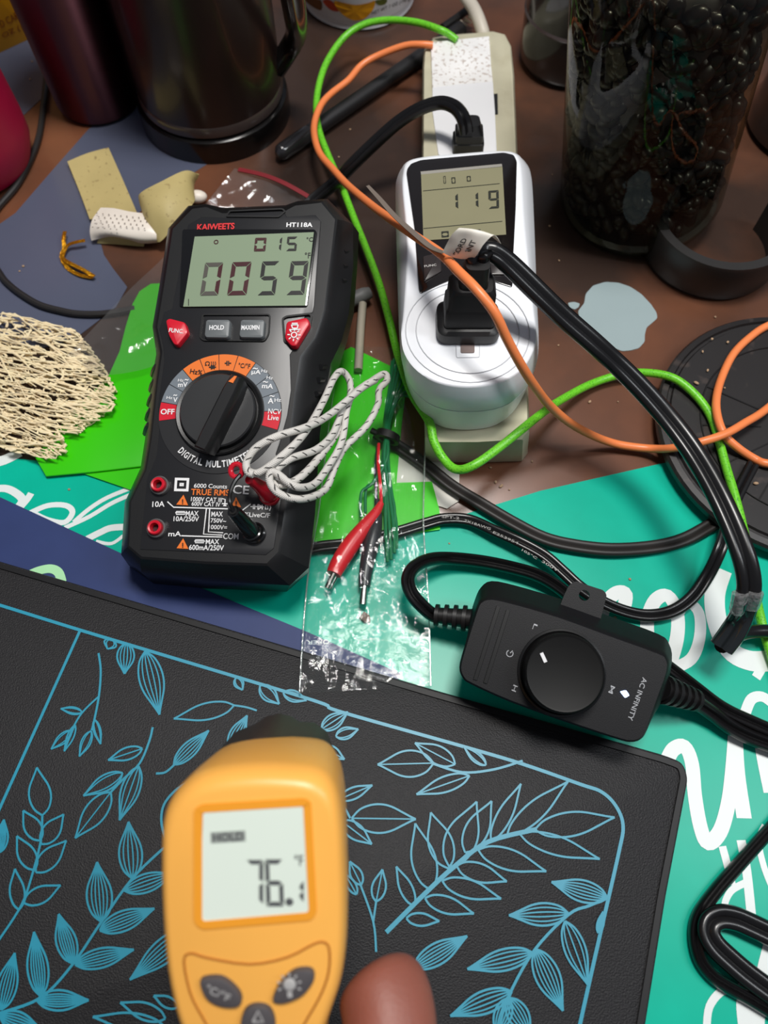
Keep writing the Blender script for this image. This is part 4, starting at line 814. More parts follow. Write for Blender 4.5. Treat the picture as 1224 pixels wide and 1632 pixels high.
def lead(nm, lab, mcol, wire, boot, radii, tip, trad, mtip):
    t = thing(nm, lab, 'clip lead', F)
    MB().tube([F.loc(P(*z6(p[:2])[0], p[2])) for p in wire], .0008, 8).build('wire', mcol, t)
    MB().tube([F.loc(P(*z6(p[:2])[0], p[2])) for p in boot], radii, 14, 4).build('insulating_boot', mcol, t)
    for tp_ in tip: MB().tube([F.loc(P(*z6(p[:2])[0], p[2])) for p in tp_], trad, 12, 2).build('metal_tip', mtip, t)
    return t
M_nk = mat('nickel', (190, 186, 178), .25, metal=1)
lead('clip_lead', 'clip lead with red insulating boot inside the clear bag', mat('red_boot', (212, 30, 40), .35), [(460, 470, .010), (458, 560, .011), (466, 640, .011), (472, 740, .010)], [(472, 735, .0095), (440, 790, .009), (390, 850, .009), (330, 930, .0085), (280, 1010, .008), (258, 1055, .008)], [.0014, .0026, .0034, .0042, .0040, .0034], [[(262, 1045, .009), (228, 1118, .0075)], [(276, 1050, .006), (238, 1120, .005)]], .0013, M_nk)
lead('clip_lead', 'clip lead with black boot and round metal tip inside the clear bag', mat('black_boot', (44, 44, 48), .35), [(455, 480, .009), (446, 600, .009), (450, 720, .008)], [(452, 720, .008), (455, 800, .008), (440, 870, .008), (420, 950, .0075), (400, 1060, .007), (396, 1110, .007)], [.0012, .0022, .0034, .0036, .0030, .0026], [[(396, 1100, .007), (388, 1192, .006)]], .0017, M_nk)
tag(MB().prism(rounded(F.pts(z6((372, 1250), (395, 1222), (420, 1240), (424, 1268), (398, 1272)), .002), .0006), .0012, .0026, .0004).build('scrap', mat('brown_scrap', (116, 96, 84), .6), M=F.M), 'small brown scrap below the metal tip of the black clip lead', 'scrap')

# ================================================================== CLEAR BAG
import mathutils
nz = mathutils.noise.noise
Ls = cat([(p[0], p[1], 0) for p in z6((300, 30), (270, 160), (235, 400), (190, 780), (150, 1000), (122, 1300), (105, 1590))], 12)
Rs = cat([(p[0], p[1], 0) for p in z6((560, 40), (620, 180), (668, 380), (660, 800), (682, 1150), (690, 1400), (693, 1555))], 12)
def film(base, amp, lift, seed):
    G = []
    for i, (a, b) in enumerate(zip(Ls, Rs)):
        r = []; tv = i/(len(Ls)-1)
        for j in range(37):
            u = j/36; x = a.x+(b.x-a.x)*u; y = a.y+(b.y-a.y)*u; e_ = min(1, 4*min(u, 1-u, (1-tv)*1.5+.0))
            q = P(x, y, 0)*1
            c1_ = nz(Vector((q.x*70, q.y*45, seed))); c2_ = abs(nz(Vector((q.x*180+c1_, q.y*110, seed+5)))); c3_ = abs(nz(Vector((q.x*420, q.y*300, seed+9))))
            h = base + lift*e_*(math.exp(-((tv-.42)/.34)**2)) + amp*(c1_*.9-c2_*.85-c3_*.22)*(.4+.6*e_)
            r.append(F.loc(P(x, y, max(base*.7, h))))
        G.append(r)
    return G
bg = thing('plastic_bag', 'crinkled clear plastic bag of wires lying right of the multimeter', 'bag', F)
M_film = clear_mat('clear_film', (251, 253, 252), .04, .8, .3, 220, .006)
MB().grid(film(.0125, .0042, .0035, 1.0)).build('front_film', M_film, bg, angle=180)
MB().grid(film(.0030, .0006, 0, 4.0)).build('back_film', clear_mat('clear_film_back', (251, 252, 252), .1, .4, .2, 200, .004), bg, angle=180)
for S_ in (Ls, Rs): MB().tube([F.loc(P(p.x, p.y, .009)) for p in S_[::6]], .0004, 6).build('side_seam', clear_mat('film_edge', (225, 232, 230), .08, 2.5, .2, 300, .25), bg)
lt = MB()
for s_, a, b in (('OKER', (238, 1358), (142, 1362)), ('Opens', (462, 1344), (364, 1350)), ('Flap', (610, 1335), (545, 1338))): letters(lt, Frame(F.o), s_, z6(a)[0], z6(b)[0], 6.5 if s_ == 'OKER' else 5, .0165, .0)
lt.build('lettering', mat('bag_print', (206, 222, 218), .5), bg, smooth=False)

# zip bag under the meter
F = Frame(P(300, 450))
zb = thing('zip_bag', 'clear zip bag with red stripe sticking out behind and left of the multimeter', 'bag', F)
rowsL = [(374, 268, .030), (330, 322, .026), (268, 402, .012), (206, 462, .009), (142, 530, .012), (107, 566, .013)]
rowsR = [(494, 316, .026), (470, 380, .012), (400, 470, .005), (330, 540, .005), (240, 585, .007), (160, 600, .012)]
A_ = cat(rowsL, 8); B_ = cat(rowsR, 8); G = []
for i, (a, b) in enumerate(zip(A_, B_)):
    r = []
    for j in range(21):
        u = j/20; q = a.lerp(b, u); n0 = nz(Vector((q.x*.03, q.y*.05, 2.2))); n1 = abs(nz(Vector((q.x*.07, q.y*.02, 7))))
        r.append(F.loc(P(q.x, q.y, max(.0035, q.z*(1-.0*u)+.0022*n0-.0008*n1))))
    G.append(r)
MB().grid(G).build('film', clear_mat('zip_film', (240, 240, 240), .08, 1.1, .25, 160, .05), zb, angle=180)
MB().tube([F.loc(P(*p)) for p in ((380, 270, .031), (420, 279, .031), (455, 293, .030), (491, 313, .027))], .0014, prof=[(-1, -.15), (1, -.15), (1, .15), (-1, .15)]).build('red_stripe', mat('dull_red_zip', (120, 34, 40), .35), zb)

# paper scrap
F = Frame(P(690, 775))
tag(MB().prism(F.pts([(618, 745), (640, 722), (700, 735), (732, 752), (731, 800), (712, 812), (690, 805), (640, 790)], 0), .0005, .0011).build('paper_scrap', mat('torn_paper', (220, 216, 206), .6), M=F.M), 'torn white paper scrap under the front end of the power strip', 'paper')

# ================================================================== STRAW-COLOURED NET
F = Frame(P(90, 620))
out = [(-60, 520), (0, 498), (21, 499), (43, 505), (78, 516), (117, 524), (140, 545), (160, 575), (178, 602), (190, 632), (176, 660), (142, 680), (121, 697), (116, 690), (98, 692), (107, 708), (107, 722), (89, 735), (64, 729), (36, 722), (0, 715), (-60, 700)]
def inside(x, y):
    c = False; n = len(out)
    for i in range(n):
        (x1, y1), (x2, y2) = out[i], out[(i+1) % n]
        if (y1 > y) != (y2 > y) and x < (x2-x1)*(y-y1)/(y2-y1)+x1: c = not c
    return c
rnd = random.Random(3); m = MB()
def hump(x, y): return .005+.006*math.exp(-((x-60)/90)**2-((y-590)/70)**2)
ca_, sa_ = math.cos(.30), math.sin(.30)
for lay in range(3):
    pts = []
    while len(pts) < (800, 800, 620)[lay]:
        x, y = rnd.uniform(-60, 190), rnd.uniform(495, 738)
        if inside(x, y): pts.append((x, y))
    st_ = [((x*ca_+y*sa_)/2.6, -x*sa_+y*ca_) for x, y in pts]; seen = set()
    for i, (u, v) in enumerate(st_):
        near = sorted(range(len(pts)), key=lambda j: (st_[j][0]-u)**2+(st_[j][1]-v)**2)[1:4]
        for j in near:
            k = (min(i, j), max(i, j))
            if k in seen: continue
            seen.add(k); a, b = pts[i], pts[j]; zz = lay*.0016-.001
            mx_, my_ = (a[0]+b[0])/2, (a[1]+b[1])/2
            if not inside(mx_, my_): continue
            r0_ = rnd.choice((.00018, .00024, .00030, .00036, .00046, .00066))
            m.tube([F.loc(P(a[0], a[1], max(.0036, hump(*a)+zz))), F.loc(P(mx_+rnd.uniform(-1.2, 1.2), my_+rnd.uniform(-1.2, 1.2), max(.0036, hump(mx_, my_)+zz+rnd.uniform(-.0004, .0006)))), F.loc(P(b[0], b[1], max(.0036, hump(*b)+zz)))], [r0_*1.25, r0_*.8, r0_*1.25], 6, 3, prof=[(-1, 0), (-.5, .45), (.5, .45), (1, 0), (.5, -.45), (-.5, -.45)])
for i in range(240):
    x, y = rnd.uniform(-60, 170), rnd.uniform(498, 730); a = rnd.gauss(.25, .25); pts = []
    for k in range(rnd.randint(5, 11)):
        if not inside(x, y): break
        pts.append((x, y)); a += rnd.gauss(0, .07); x += 10*math.cos(a); y += 8*math.sin(a)
    if len(pts) > 2: m.tube([F.loc(P(x, y, hump(x, y)+.0028)) for x, y in pts], rnd.uniform(.0002, .0005), 6, 2)
# the matted rim
rim = [p for p in out[1:-1]]
pass
tag(m.build('fibre_net', mat('straw_fibre', (252, 224, 184), .6, var=.2, vscale=200), M=F.M), 'straw coloured matted fibre net at the left edge on the green vinyl', 'net')

# ================================================================== ADHESIVE BANDAGE
zb6 = zc(80, 220, 4.708); F = Frame(P(190, 340))
M_tan = speck_mat('tan_plaster', (186, 168, 112), (150, 130, 84), .6, 330, .62, .68)
bn = thing('adhesive_bandage', 'tan adhesive bandage with white perforated pad curling on the blue sheet', 'bandage', F)
def patch(L_, n=6):
    G_ = [cat([tuple(F.loc(P(*zb6(p[:2])[0], p[2]))) for p in r], n) for r in L_]
    return [list(r) for r in zip(*[cat([tuple(r[k]) for r in G_], n) for k in range(len(G_[0]))])]
MB().slab(patch([[(130, 182, .003), (280, 120, .002), (440, 76, .003)], [(215, 390, .002), (360, 330, .0014), (535, 290, .002)], [(300, 615, .003), (450, 600, .004), (655, 570, .004)]]), .0006).build('wing', M_tan, bn)
MB().slab(patch([[(1115, 270, .013), (1100, 300, .010), (1080, 330, .006), (1060, 400, .004)], [(1010, 250, .019), (1020, 300, .0185), (1040, 380, .017), (1075, 480, .014)], [(840, 330, .0215), (870, 430, .0215), (900, 540, .019), (950, 640, .014)], [(690, 410, .019), (740, 520, .018), (790, 640, .014), (840, 770, .008)], [(672, 460, .013), (700, 560, .012), (740, 680, .009), (800, 770, .005)], [(700, 560, .006), (740, 620, .006), (780, 690, .005), (830, 760, .003)]]), .0006).build('curled_wing', M_tan, bn)
M_pad = speck_mat('white_pad', (230, 220, 208), (228, 218, 206), .4, 300, .9, .95)
pad = MB().slab(patch([[(385, 535, .010), (480, 540, .0105), (600, 565, .0105), (715, 580, .0105), (800, 600, .010)], [(325, 620, .010), (450, 630, .0115), (590, 650, .0115), (720, 665, .0115), (800, 690, .010)], [(308, 700, .007), (440, 705, .0095), (580, 730, .0095), (700, 745, .009), (800, 750, .008)], [(315, 765, .003), (440, 725, .006), (580, 745, .006), (690, 775, .005), (800, 770, .004)]]), .0012).build('pad', M_pad, bn)
m = MB(); PF = F
for i in range(5):
    for j in range(9):
        x, y = 350+j*45+(i % 2)*22-i*8, 565+i*26+j*4.5
        if x < 730 and y < 690: m.add([F.loc(P(*zb6((x+5*math.cos(k*1.047), y+5*math.sin(k*1.047)))[0], .0133)) for k in range(6)], [tuple(range(6))])
m.build('perforations', mat('pad_hole', (92, 78, 68), .7), pad, smooth=False)
MB().slab(patch([[(350, 790, .001), (520, 800, .001), (700, 815, .001)], [(370, 740, .0045), (520, 740, .006), (710, 775, .004)]]), .0006).build('wing', M_tan, bn)
MB().ball(F.loc(P(*zb6((1100, 440))[0], .005)), (.006, .004, .0035), 10).build('pad_end', M_pad, bn)
# gold foil tie
F = Frame(P(115, 420)); M_gold = mat('gold_foil', (224, 160, 30), .22, metal=.9, bump=.6, bscale=900)
gt = thing('foil_tie', 'twisted gold foil tie lying on the slate blue sheet', 'tie', F)
tape = [(-1, -.12), (1, -.12), (1, .12), (-1, .12)]
def gtie(pts, nm): MB().tube([F.loc(P(*zb6(p[:2])[0], p[2])) for p in pts], .0011, prof=tape, smooth=4).build(nm, M_gold, gt)
gtie([(110, 700, .004), (100, 760, .004), (105, 820, .003), (85, 880, .002), (100, 930, .0015), (150, 990, .0012), (230, 1030, .0015), (320, 1045, .002)], 'strand')
gtie([(262, 768, .005), (200, 780, .005), (140, 800, .004), (110, 840, .003), (95, 900, .0025), (150, 940, .003), (240, 985, .003), (330, 1040, .003)], 'strand')

# thin black cord and black rod, left and centre back
F = Frame(P(60, 400))
tag(MB().tube([F.loc(P(*p)) for p in ((84, 70, .0025), (76, 110, .0025), (70, 160, .0025), (60, 225, .0025), (30, 290, .0025), (-10, 340, .0025), (-25, 390, .0025), (0, 436, .0022), (14, 453, .0022), (36, 470, .0022), (64, 486, .0022), (96, 495, .0022), (124, 500, .0022), (165, 500, .0022), (215, 492, .0022))], .0018, 10).build('thin_cable', mat('thin_black_cord', (34, 32, 32), .5), M=F.M), 'thin black cable curving round the slate blue sheet at the left edge', 'cord')
F = Frame(P(560, 170)); z2 = zc(400, 0, 2.448)
rod = thing('rod', 'black rod with rounded translucent tip pointing left behind the black cord', 'rod', F)
MB().tube([F.loc(P(*p)) for p in ((735, 45, .0055), (676, 86, .0055), (490, 214, .0055))], .0046, 18, 1).build('shaft', mat('rod_black', (30, 29, 31), .4), rod)
MB().tube([F.loc(P(*p)) for p in ((492, 213, .0055), (455, 238, .0055), (446, 245, .0055), (441, 248, .0055))], [.0050, .0050, .0042, .0018], 18, 3).build('tip', mat('rod_tip', (44, 42, 44), .15, coat=.5), rod)
F = Frame(P(738, 45))
cb_ = thing('toothed_strip', 'dark strip with pale teeth behind the power strip', 'strip', F)
MB().tube([F.loc(P(*s8(p)[0], .008)) for p in ((400, 270), (520, 190), (640, 100))], .0026, 10, 2).build('spine', M_blk2, cb_)
m = MB()
for k in range(5):
    x, y = 490+k*40, 262-k*26
    m.tube([F.loc(P(*s8((x, y))[0], .0085)), F.loc(P(*s8((x+70, y+40))[0], .006))], [.0012, .0005], 6, 1)
m.build('teeth', mat('pale_teeth', (190, 176, 158), .5), cb_)

# crumbs and flecks
rnd = random.Random(11); m = MB(); F = W0
for x, y in ((51, 98), (48, 126), (880, 278), (876, 360), (891, 415), (782, 745), (798, 775), (812, 780), (848, 735), (800, 773), (790, 768), (1160, 545), (1110, 610), (1135, 540), (1155, 618), (1128, 590), (1205, 770), (1120, 560), (980, 985), (940, 640), (716, 866), (1004, 923), (985, 640), (540, 250), (558, 206), (110, 780), (310, 950), (37, 424), (31, 432), (1140, 505), (1202, 70), (610, 205), (890, 550), (1086, 597)):
    r_ = rnd.uniform(.0004, .0008); z_ = .0004
    if x > 1090 and 520 < y < 800: z_ = .0112
    m.ball(P(x, y, z_+r_*.5), (r_*rnd.uniform(.8, 1.8), r_, r_*.6), 4, Matrix.Rotation(rnd.uniform(0, 3), 3, 'Z'))
o = tag(m.build('crumbs', mat('crumb', (170, 140, 110), .7, var=.5, vscale=90)), 'tiny pale crumbs and flecks scattered over the table and cords', 'crumbs', kind='stuff')
# ================================================================== BACK ROW
# steel tumbler
M_steel = mat('steel_red_reflection', (112, 72, 80), .46, metal=1, var=.06)  # brown-red reflections on the steel are put into its base colour
_n = M_steel.node_tree; _t = _n.nodes.new('ShaderNodeTangent'); _t.direction_type = 'RADIAL'; _t.axis = 'Z'
_b = _n.nodes['Principled BSDF']; _b.inputs['Anisotropic'].default_value = 1.0; _b.inputs['Anisotropic Rotation'].default_value = .25; _n.links.new(_t.outputs[0], _b.inputs['Tangent'])
F = Frame(P(160, 158))
tu = thing('tumbler', 'brushed steel tumbler beside the dark brewing jug', 'tumbler', F)
rT = .0268
MB().lathe([(0, .002), (rT*.96, .002), (rT, .005), (rT*1.03, .05), (rT*1.12, .17), (rT*1.10, .172), (rT*1.0, .05), (rT*.94, .006), (0, .006)], n=64).build('body', M_steel, tu, angle=40)
MB().lathe([(0, 0), (rT*.93, 0), (rT*.95, .0022), (0, .0024)], n=48).build('foot', M_blk2, tu)
# brewing jug
F = Frame(P(345, 178)); rG = (P(463, 178)-P(228, 178)).length/2
jg = thing('brewing_jug', 'dark smoky jug on a black base behind the multimeter', 'jug', F)
MB().lathe([(0, 0), (rG, 0), (rG*1.0, .010), (rG*.985, .014), (rG*.93, .0150), (0, .0150)], n=72).build('base', mat('gloss_black_base', (15, 13, 13), .2, coat=.2), jg)
MB().lathe([(rG*.90, .0148), (rG*.945, .0162), (rG*.95, .021), (rG*.93, .023), (rG*.89, .0225)], n=72).build('collar', mat('brown_collar', (66, 56, 54), .2, coat=.3), jg)
MB().lathe([(rG*.90, .0205), (rG*.935, .0225), (rG*.935, .17), (rG*.91, .17), (rG*.91, .024), (0, .024)], n=72).build('body', mat('smoky_body', (40, 28, 25), .3, coat=.15, var=.25, vscale=18), jg)
MB().tube([F.loc(P(440, 110, .03)), F.loc(P(470, 60, .05)), F.loc(P(470, 20, .09)), F.loc(P(455, -60, .13))], .006, 14).build('handle', mat('gloss_black_base', (0, 0, 0)), jg)
# red pot, left edge
F = Frame(P(-42, 262))
rp = thing('pot', 'crimson rounded pot cut off at the left edge', 'pot', F)
rr_ = (P(62, 262)-P(-42, 262)).length
MB().lathe([(0, 0), (rr_*.72, 0), (rr_*.90, .004), (rr_*.99, .014), (rr_, .026), (rr_*.97, .06), (rr_*.93, .085), (rr_*.90, .085), (rr_*.93, .05), (rr_*.9, .014), (0, .006)], n=64).build('body', mat('crimson_silicone', (160, 6, 54), .5, var=.05), rp)
# yellow carton
A0, A1 = P(-70, 118), P(58, 58); ex = (A1-A0).normalized(); ny = Vector((ex.y, -ex.x, 0))
if ny.y > 0: ny = -ny
F = Frame(A0.lerp(A1, .5), n=ny, up=(0, 0, 1)); hw = (A1-A0).length/2
ct = thing('carton', 'yellow carton with brown lettering in the far left corner', 'carton', F)
MB().prism(rounded([(-hw, 0), (hw, 0), (hw, .13), (-hw, .13)], .001), -.05, 0, .0006).build('box', mat('yellow_card', (226, 160, 10), .5, var=.05), ct)
lt = MB(); cT = zc(0, 0, 4.708)
for s_, a, b, h_ in (('D CART', (0, 185), (165, 95), 11), ('OZ (1.1', (20, 275), (215, 180), 10)): letters(lt, F, s_, cT(a)[0], cT(b)[0], h_, .0004)
lt.build('lettering', mat('brown_ink', (128, 62, 12), .5), ct, smooth=False)
# fruit cup
F = Frame(P(572, -6)); rC = (P(662, 0)-P(483, 0)).length/2
cp = thing('fruit_cup', 'white fruit cup with a peach printed label at the top edge', 'cup', F)
MB().lathe([(0, .0), (rC*.94, 0), (rC*.985, .0015), (rC*.97, .004), (rC*.985, .0045), (rC*.985, .0065), (rC*1.0, .007), (rC*1.16, .06), (rC*1.13, .06), (rC*.95, .006), (0, .004)], n=72).build('cup', mat('white_cup', (222, 222, 226), .35, var=.04), cp)
def on_cup(x, y, lift=.0004):
    # where the sight line through x, y meets the cup wall
    lo, hi = -.002, .06; best = None
    r_ = ray(x, y); 
    t = .2
    while t < .8:
        p = EYE+r_*t-F.o
        if 0 <= p.z < .06:
            R__ = rC*(1+.16*max(0, (p.z-.007))/.053)
            if math.hypot(p.x, p.y) <= R__+lift: return p
        t += .0004
    return Vector((0, -rC, .01))
cF = zc(440, 0, 4.708)
def cup_patch(pts, nm, m_, lift): MB().add([on_cup(*q, lift) for q in cF(*pts)], [tuple(range(len(pts)))]).build(nm, m_, cp, smooth=False)
peach = []
cen = (590, 20)
def fan(pts, cen, nm, m_, lift):
    ring = cat([(p[0], p[1], 0) for p in pts], 3, True); V = [on_cup(*cF(cen)[0], lift)]+[on_cup(*cF((p.x, p.y))[0], lift) for p in ring]
    mid_ = [on_cup(*cF(((p.x+cen[0])/2, (p.y+cen[1])/2))[0], lift) for p in ring]; n = len(ring); V += mid_
    Fc = [(0, 1+n+k, 1+n+(k+1) % n) for k in range(n)]+[(1+n+k, 1+k, 1+(k+1) % n, 1+n+(k+1) % n) for k in range(n)]
    MB().add(V, Fc).build(nm, m_, cp)
fan([(350, 5), (400, 0), (450, 40), (470, 85), (420, 80), (380, 50)], (415, 45), 'label_red_fruit', mat('label_red', (206, 70, 34), .4), .0004)
fan([(215, -5), (330, 0), (340, 75), (280, 55)], (295, 30), 'label_brown_fruit', mat('label_brown', (120, 74, 30), .4), .0004)
fan([(435, 10), (500, 20), (600, 38), (700, 20), (740, 5), (738, 50), (700, 110), (640, 150), (570, 150), (500, 110), (455, 60)], (590, 85), 'label_peach', mat('label_peach', (232, 160, 16), .4), .0007)
fan([(745, 5), (830, -5), (820, 30), (770, 38)], (790, 15), 'label_leaf', mat('label_leaf', (90, 100, 30), .4), .0005)
lt = MB(); V, Fc = text_geo('NET WT 7 OZ (198 g)', 0)
pa, pb = cF((720, 105))[0], cF((1010, -10))[0]
lt.add([on_cup(pa[0]+(pb[0]-pa[0])*x-3.5*y*-.9*0+0, pa[1]+(pb[1]-pa[1])*x-7*y, .0005) for x, y in V], Fc); lt.build('lettering', mat('dark_ink', (46, 42, 40), .5), cp, smooth=False)
# glass jar of beans, leaning a little
base = P(1018, 322, .0022); rJ = .0450
ax_ = Vector((-.17, -.02, 1)).normalized()
F = Frame(base, n=ax_)
ja = thing('glass_jar', 'tall clear glass jar full of dark beans behind the pale emblem', 'jar', F)
M_gl = clear_mat('jar_glass', (206, 206, 192), .03, .62, .06, 60)
M_gl2 = clear_mat('jar_glass_thick', (190, 190, 170), .06, 2.4, .3, 90, .05)
MB().lathe([(rJ*.86, .0), (rJ*.95, .003), (rJ, .010), (rJ, .150), (rJ*.98, .152)], n=72).build('glass_wall', M_gl, ja)
MB().lathe([(0, .0005), (rJ*.80, .0), (rJ*.92, .0022), (rJ*.95, .006), (rJ*.90, .0085), (rJ*.84, .0060), (0, .0065)], n=72).build('glass_foot', M_gl2, ja)
bf = tag(MB(), None, None) if False else None
m = MB(); rnd = random.Random(5)
for i in range(900):
    z_ = .013+rnd.random()*.128; a = rnd.uniform(-math.pi, math.pi); r_ = rJ*rnd.uniform(.79, .87)
    Mx = Matrix.Rotation(rnd.uniform(0, 6.28), 3, 'X') @ Matrix.Rotation(rnd.uniform(0, 6.28), 3, 'Y') @ Matrix.Rotation(rnd.uniform(0, 6.28), 3, 'Z')
    m.ball((r_*math.cos(a), r_*math.sin(a), z_), (.0062, .0042, .0034), 6, Mx)
m.lathe([(0, .010), (rJ*.74, .010), (rJ*.80, .014), (rJ*.80, .138), (0, .140)], n=40)
bo = m.build('beans', speck_mat('dark_bean', (30, 20, 19), (16, 11, 11), .33, 160, .5, .6, coat=.15), angle=180)
bo.matrix_world = F.M; tag(bo, 'dark glossy beans filling the tall glass jar', 'beans', kind='stuff')
# curved black band in front of the jar
F = Frame(P(1142, 350, 0)); c0 = P(1156, 342, .026)-F.o; rB = (P(1271, 342, .026)-P(1041, 342, .026)).length/2
m = MB(); n_a = 40; rings = []
for k in range(n_a+1):
    a = math.radians(170+(388-170)*k/n_a); ca_, sa_ = math.cos(a), math.sin(a)
    rings.append([Vector((c0.x+r*ca_, c0.y+r*sa_, z_)) for r, z_ in ((rB*.93, 0), (rB*.97, .003), (rB, .024), (rB*.99, .026), (rB*.86, .026), (rB*.85, .024), (rB*.84, 0))])
m.loft(rings)
tag(m.build('curved_band', mat('black_band', (40, 38, 37), .4), M=F.M, angle=40), 'curved black band standing on edge in front of the bean jar', 'band')
# dark pot behind the jar and smoky glass at the right
F = Frame(P(905, 95)); rD = (P(984, 95)-P(826, 95)).length/2
dp = thing('dark_pot', 'dark glossy round pot half hidden behind the bean jar', 'pot', F)
MB().lathe([(0, 0), (rD*.9, 0), (rD, .006), (rD*1.02, .03), (rD*.95, .07), (rD*.6, .1), (0, .105)], n=56).build('body', mat('dark_gloss_pot', (36, 34, 33), .16, coat=.4), dp)
MB().lathe([(rD*1.0, .031), (rD*1.04, .033), (rD*1.0, .035)], n=56).build('rim_line', mat('brown_collar', (0, 0, 0)), dp)
F = Frame(P(1290, 205)); rS = (P(1290, 205)-P(1188, 205)).length
sg = thing('smoky_glass', 'smoky round glass cut off at the right edge behind the curved band', 'glass', F)
MB().lathe([(0, 0), (rS*.92, 0), (rS, .004), (rS, .012), (rS*.96, .016), (rS*.93, .09), (rS*.90, .09), (rS*.92, .014), (0, .008)], n=56).build('body', mat('smoky_glass', (38, 32, 30), .12, coat=.5), sg)

# ================================================================== INFRARED THERMOMETER
g = zc(220, 1140, 2.354)
F = Frame(PD(410, 1430, .200), n=-AX, up=-DN)
ir = thing('infrared_thermometer', 'orange handheld infrared thermometer reading 76.1 held above the dark board', 'thermometer', F)
M_orn = mat('orange_abs', (252, 182, 84), .35, var=.03)
ol = g((96, 480), (108, 350), (160, 265), (250, 205), (400, 181), (560, 181), (680, 200), (742, 262), (770, 370), (781, 520), (786, 700), (782, 850), (766, 970), (735, 1070), (695, 1180), (640, 1300), (560, 1360), (440, 1375), (320, 1360), (240, 1300), (185, 1180), (150, 1080), (118, 920), (100, 700))
ol = [(p.x, p.y) for p in cat([(p[0], p[1], 0) for p in ol], 3, True)]
o0 = F.pts(ol, 0); cc = sum(o0, Vector())/len(o0)
sc = lambda k, z_: [Vector((cc.x+(p.x-cc.x)*k, cc.y+(p.y-cc.y)*k, z_)) for p in o0]
MB().loft([sc(.70, -.052), sc(.84, -.046), sc(.94, -.030), sc(.985, -.012), sc(1.0, -.002), sc(.995, .001), sc(.965, .0042), sc(.92, .0056), sc(.88, .0060)]).build('housing', M_orn, ir, angle=60)
M_orn2 = mat('deep_orange_abs', (244, 160, 44), .35, var=.03)
MB().ringprism(rounded(F.pts(g((212, 350), (240, 332), (625, 308), (650, 322), (672, 735), (652, 765), (240, 800), (212, 775)), .006), .002), .0020, .0050, .0066).build('display_surround', M_orn2, ir)
lcd = MB().prism(rounded(F.pts(g((245, 352), (632, 332), (655, 748), (232, 785)), .0062), .0012), .0055, .0064).build('display', mat('backlit_lcd', (214, 224, 212), .25, emit=.12, var=.03, vscale=25), ir)
dg_ = MB()
def gd(ch, x0, x1, yb, yt, sk):
    a, b, c = [F.at(*g(q)[0], .0066) for q in ((x0, yb), (x1, yb), (x0-sk, yt))]
    for v in (a, b, c): v.z = 0
    digit(dg_, ch, a, b, c, .0067, .26)
gd('7', 408, 470, 710, 542, 0); gd('6', 482, 548, 716, 540, 6); gd('1', 560, 622, 700, 620, 0)
dg_.ball(F.at(*g((568, 700))[0], .0066), (.0010, .0010, .0002), 6)
for s_, a, b, h_ in (('°F', (588, 545), (620, 543), 18),): letters(dg_, F, s_, g(a)[0], g(b)[0], h_, .0067)
dg_.build('digits', mat('grey_segment', (84, 86, 88), .5), lcd, smooth=False)
h0 = MB(); h0.prism(F.pts(g((272, 440), (402, 432), (404, 472), (274, 480)), .0066), .0063, .0066); h0.build('hold_box', mat('pale_segment', (150, 156, 150), .5), lcd)
letters(MB(), F, 'HOLD', g((280, 459))[0], g((396, 453))[0], 13, .0069, .02).build('lettering', mat('grey_segment', (0, 0, 0)), lcd, smooth=False)
pnl = [(p.x, p.y, 0) for p in cat([(q[0], q[1], 0) for q in g((172, 920), (200, 893), (260, 910), (420, 934), (560, 908), (660, 858), (700, 852), (718, 880), (716, 960), (690, 1040), (640, 1130), (560, 1250), (440, 1290), (320, 1250), (240, 1130), (195, 1040))], 3, True)]
MB().tube([F.at(p[0], p[1], .0061) for p in pnl], .00028, 6, 1, closed=True).build('panel_groove', mat('groove_brown', (170, 100, 30), .5), ir)
M_gb = mat('grey_key', (78, 74, 76), .5)
def key(pts, ic):
    b = MB().prism([tuple(p) for p in cat([(q.x, q.y, 0) for q in F.pts(g(*pts), .007)], 4, True)], .0055, .0078, .0008).build('button', M_gb, ir)
    i_ = MB(); ic(i_); i_.build('lettering', mat('pale_key_print', (176, 174, 172), .5), b, smooth=False)
key([(232, 1000), (260, 982), (320, 985), (375, 1030), (390, 1070), (370, 1095), (310, 1092), (255, 1060)], lambda i_: letters(i_, F, '°C/°F', g((256, 1022))[0], g((345, 1062))[0], 13, .0081))
def bulb(i_):
    c_ = F.at(*g((568, 1012))[0], .008)
    i_.ball((c_.x, c_.y, .0078), (.0016, .0016, .0004), 6); i_.stroke([(c_.x, c_.y-.0015), (c_.x+.0002, c_.y-.0030)], .0012, .0081, 1)
    for k in range(7):
        a = math.radians(-20+k*37); i_.stroke([(c_.x+.0022*math.cos(a), c_.y+.0022*math.sin(a)), (c_.x+.0030*math.cos(a), c_.y+.0030*math.sin(a))], .0005, .0081, 1)
key([(505, 1062), (530, 1010), (580, 960), (635, 950), (660, 965), (658, 1000), (620, 1050), (560, 1078), (520, 1080)], bulb)
key([(385, 1150), (405, 1100), (450, 1085), (495, 1100), (515, 1150), (505, 1200), (450, 1220), (395, 1200)], lambda i_: i_.stroke(F.pts(g((430, 1150), (450, 1110), (470, 1150), (430, 1150)), .0081), .0005, .0081, 1))
nzz = g((225, 300), (262, 195), (312, 140), (385, 112), (440, 76), (490, 66), (540, 80), (575, 103), (640, 106), (690, 140), (722, 220), (735, 300), (700, 420), (480, 470), (260, 420))
nr = F.pts(nzz, -.040); nc = sum(nr, Vector())/len(nr)
MB().loft([[Vector((nc.x+(p.x-nc.x)*k, nc.y+(p.y-nc.y)*k, z_)) for p in nr] for k, z_ in ((.94, -.066), (1.0, -.062), (1.0, -.040), (.98, -.034))]).build('nozzle', mat('soft_black_nozzle', (62, 50, 42), .5), ir, angle=40)
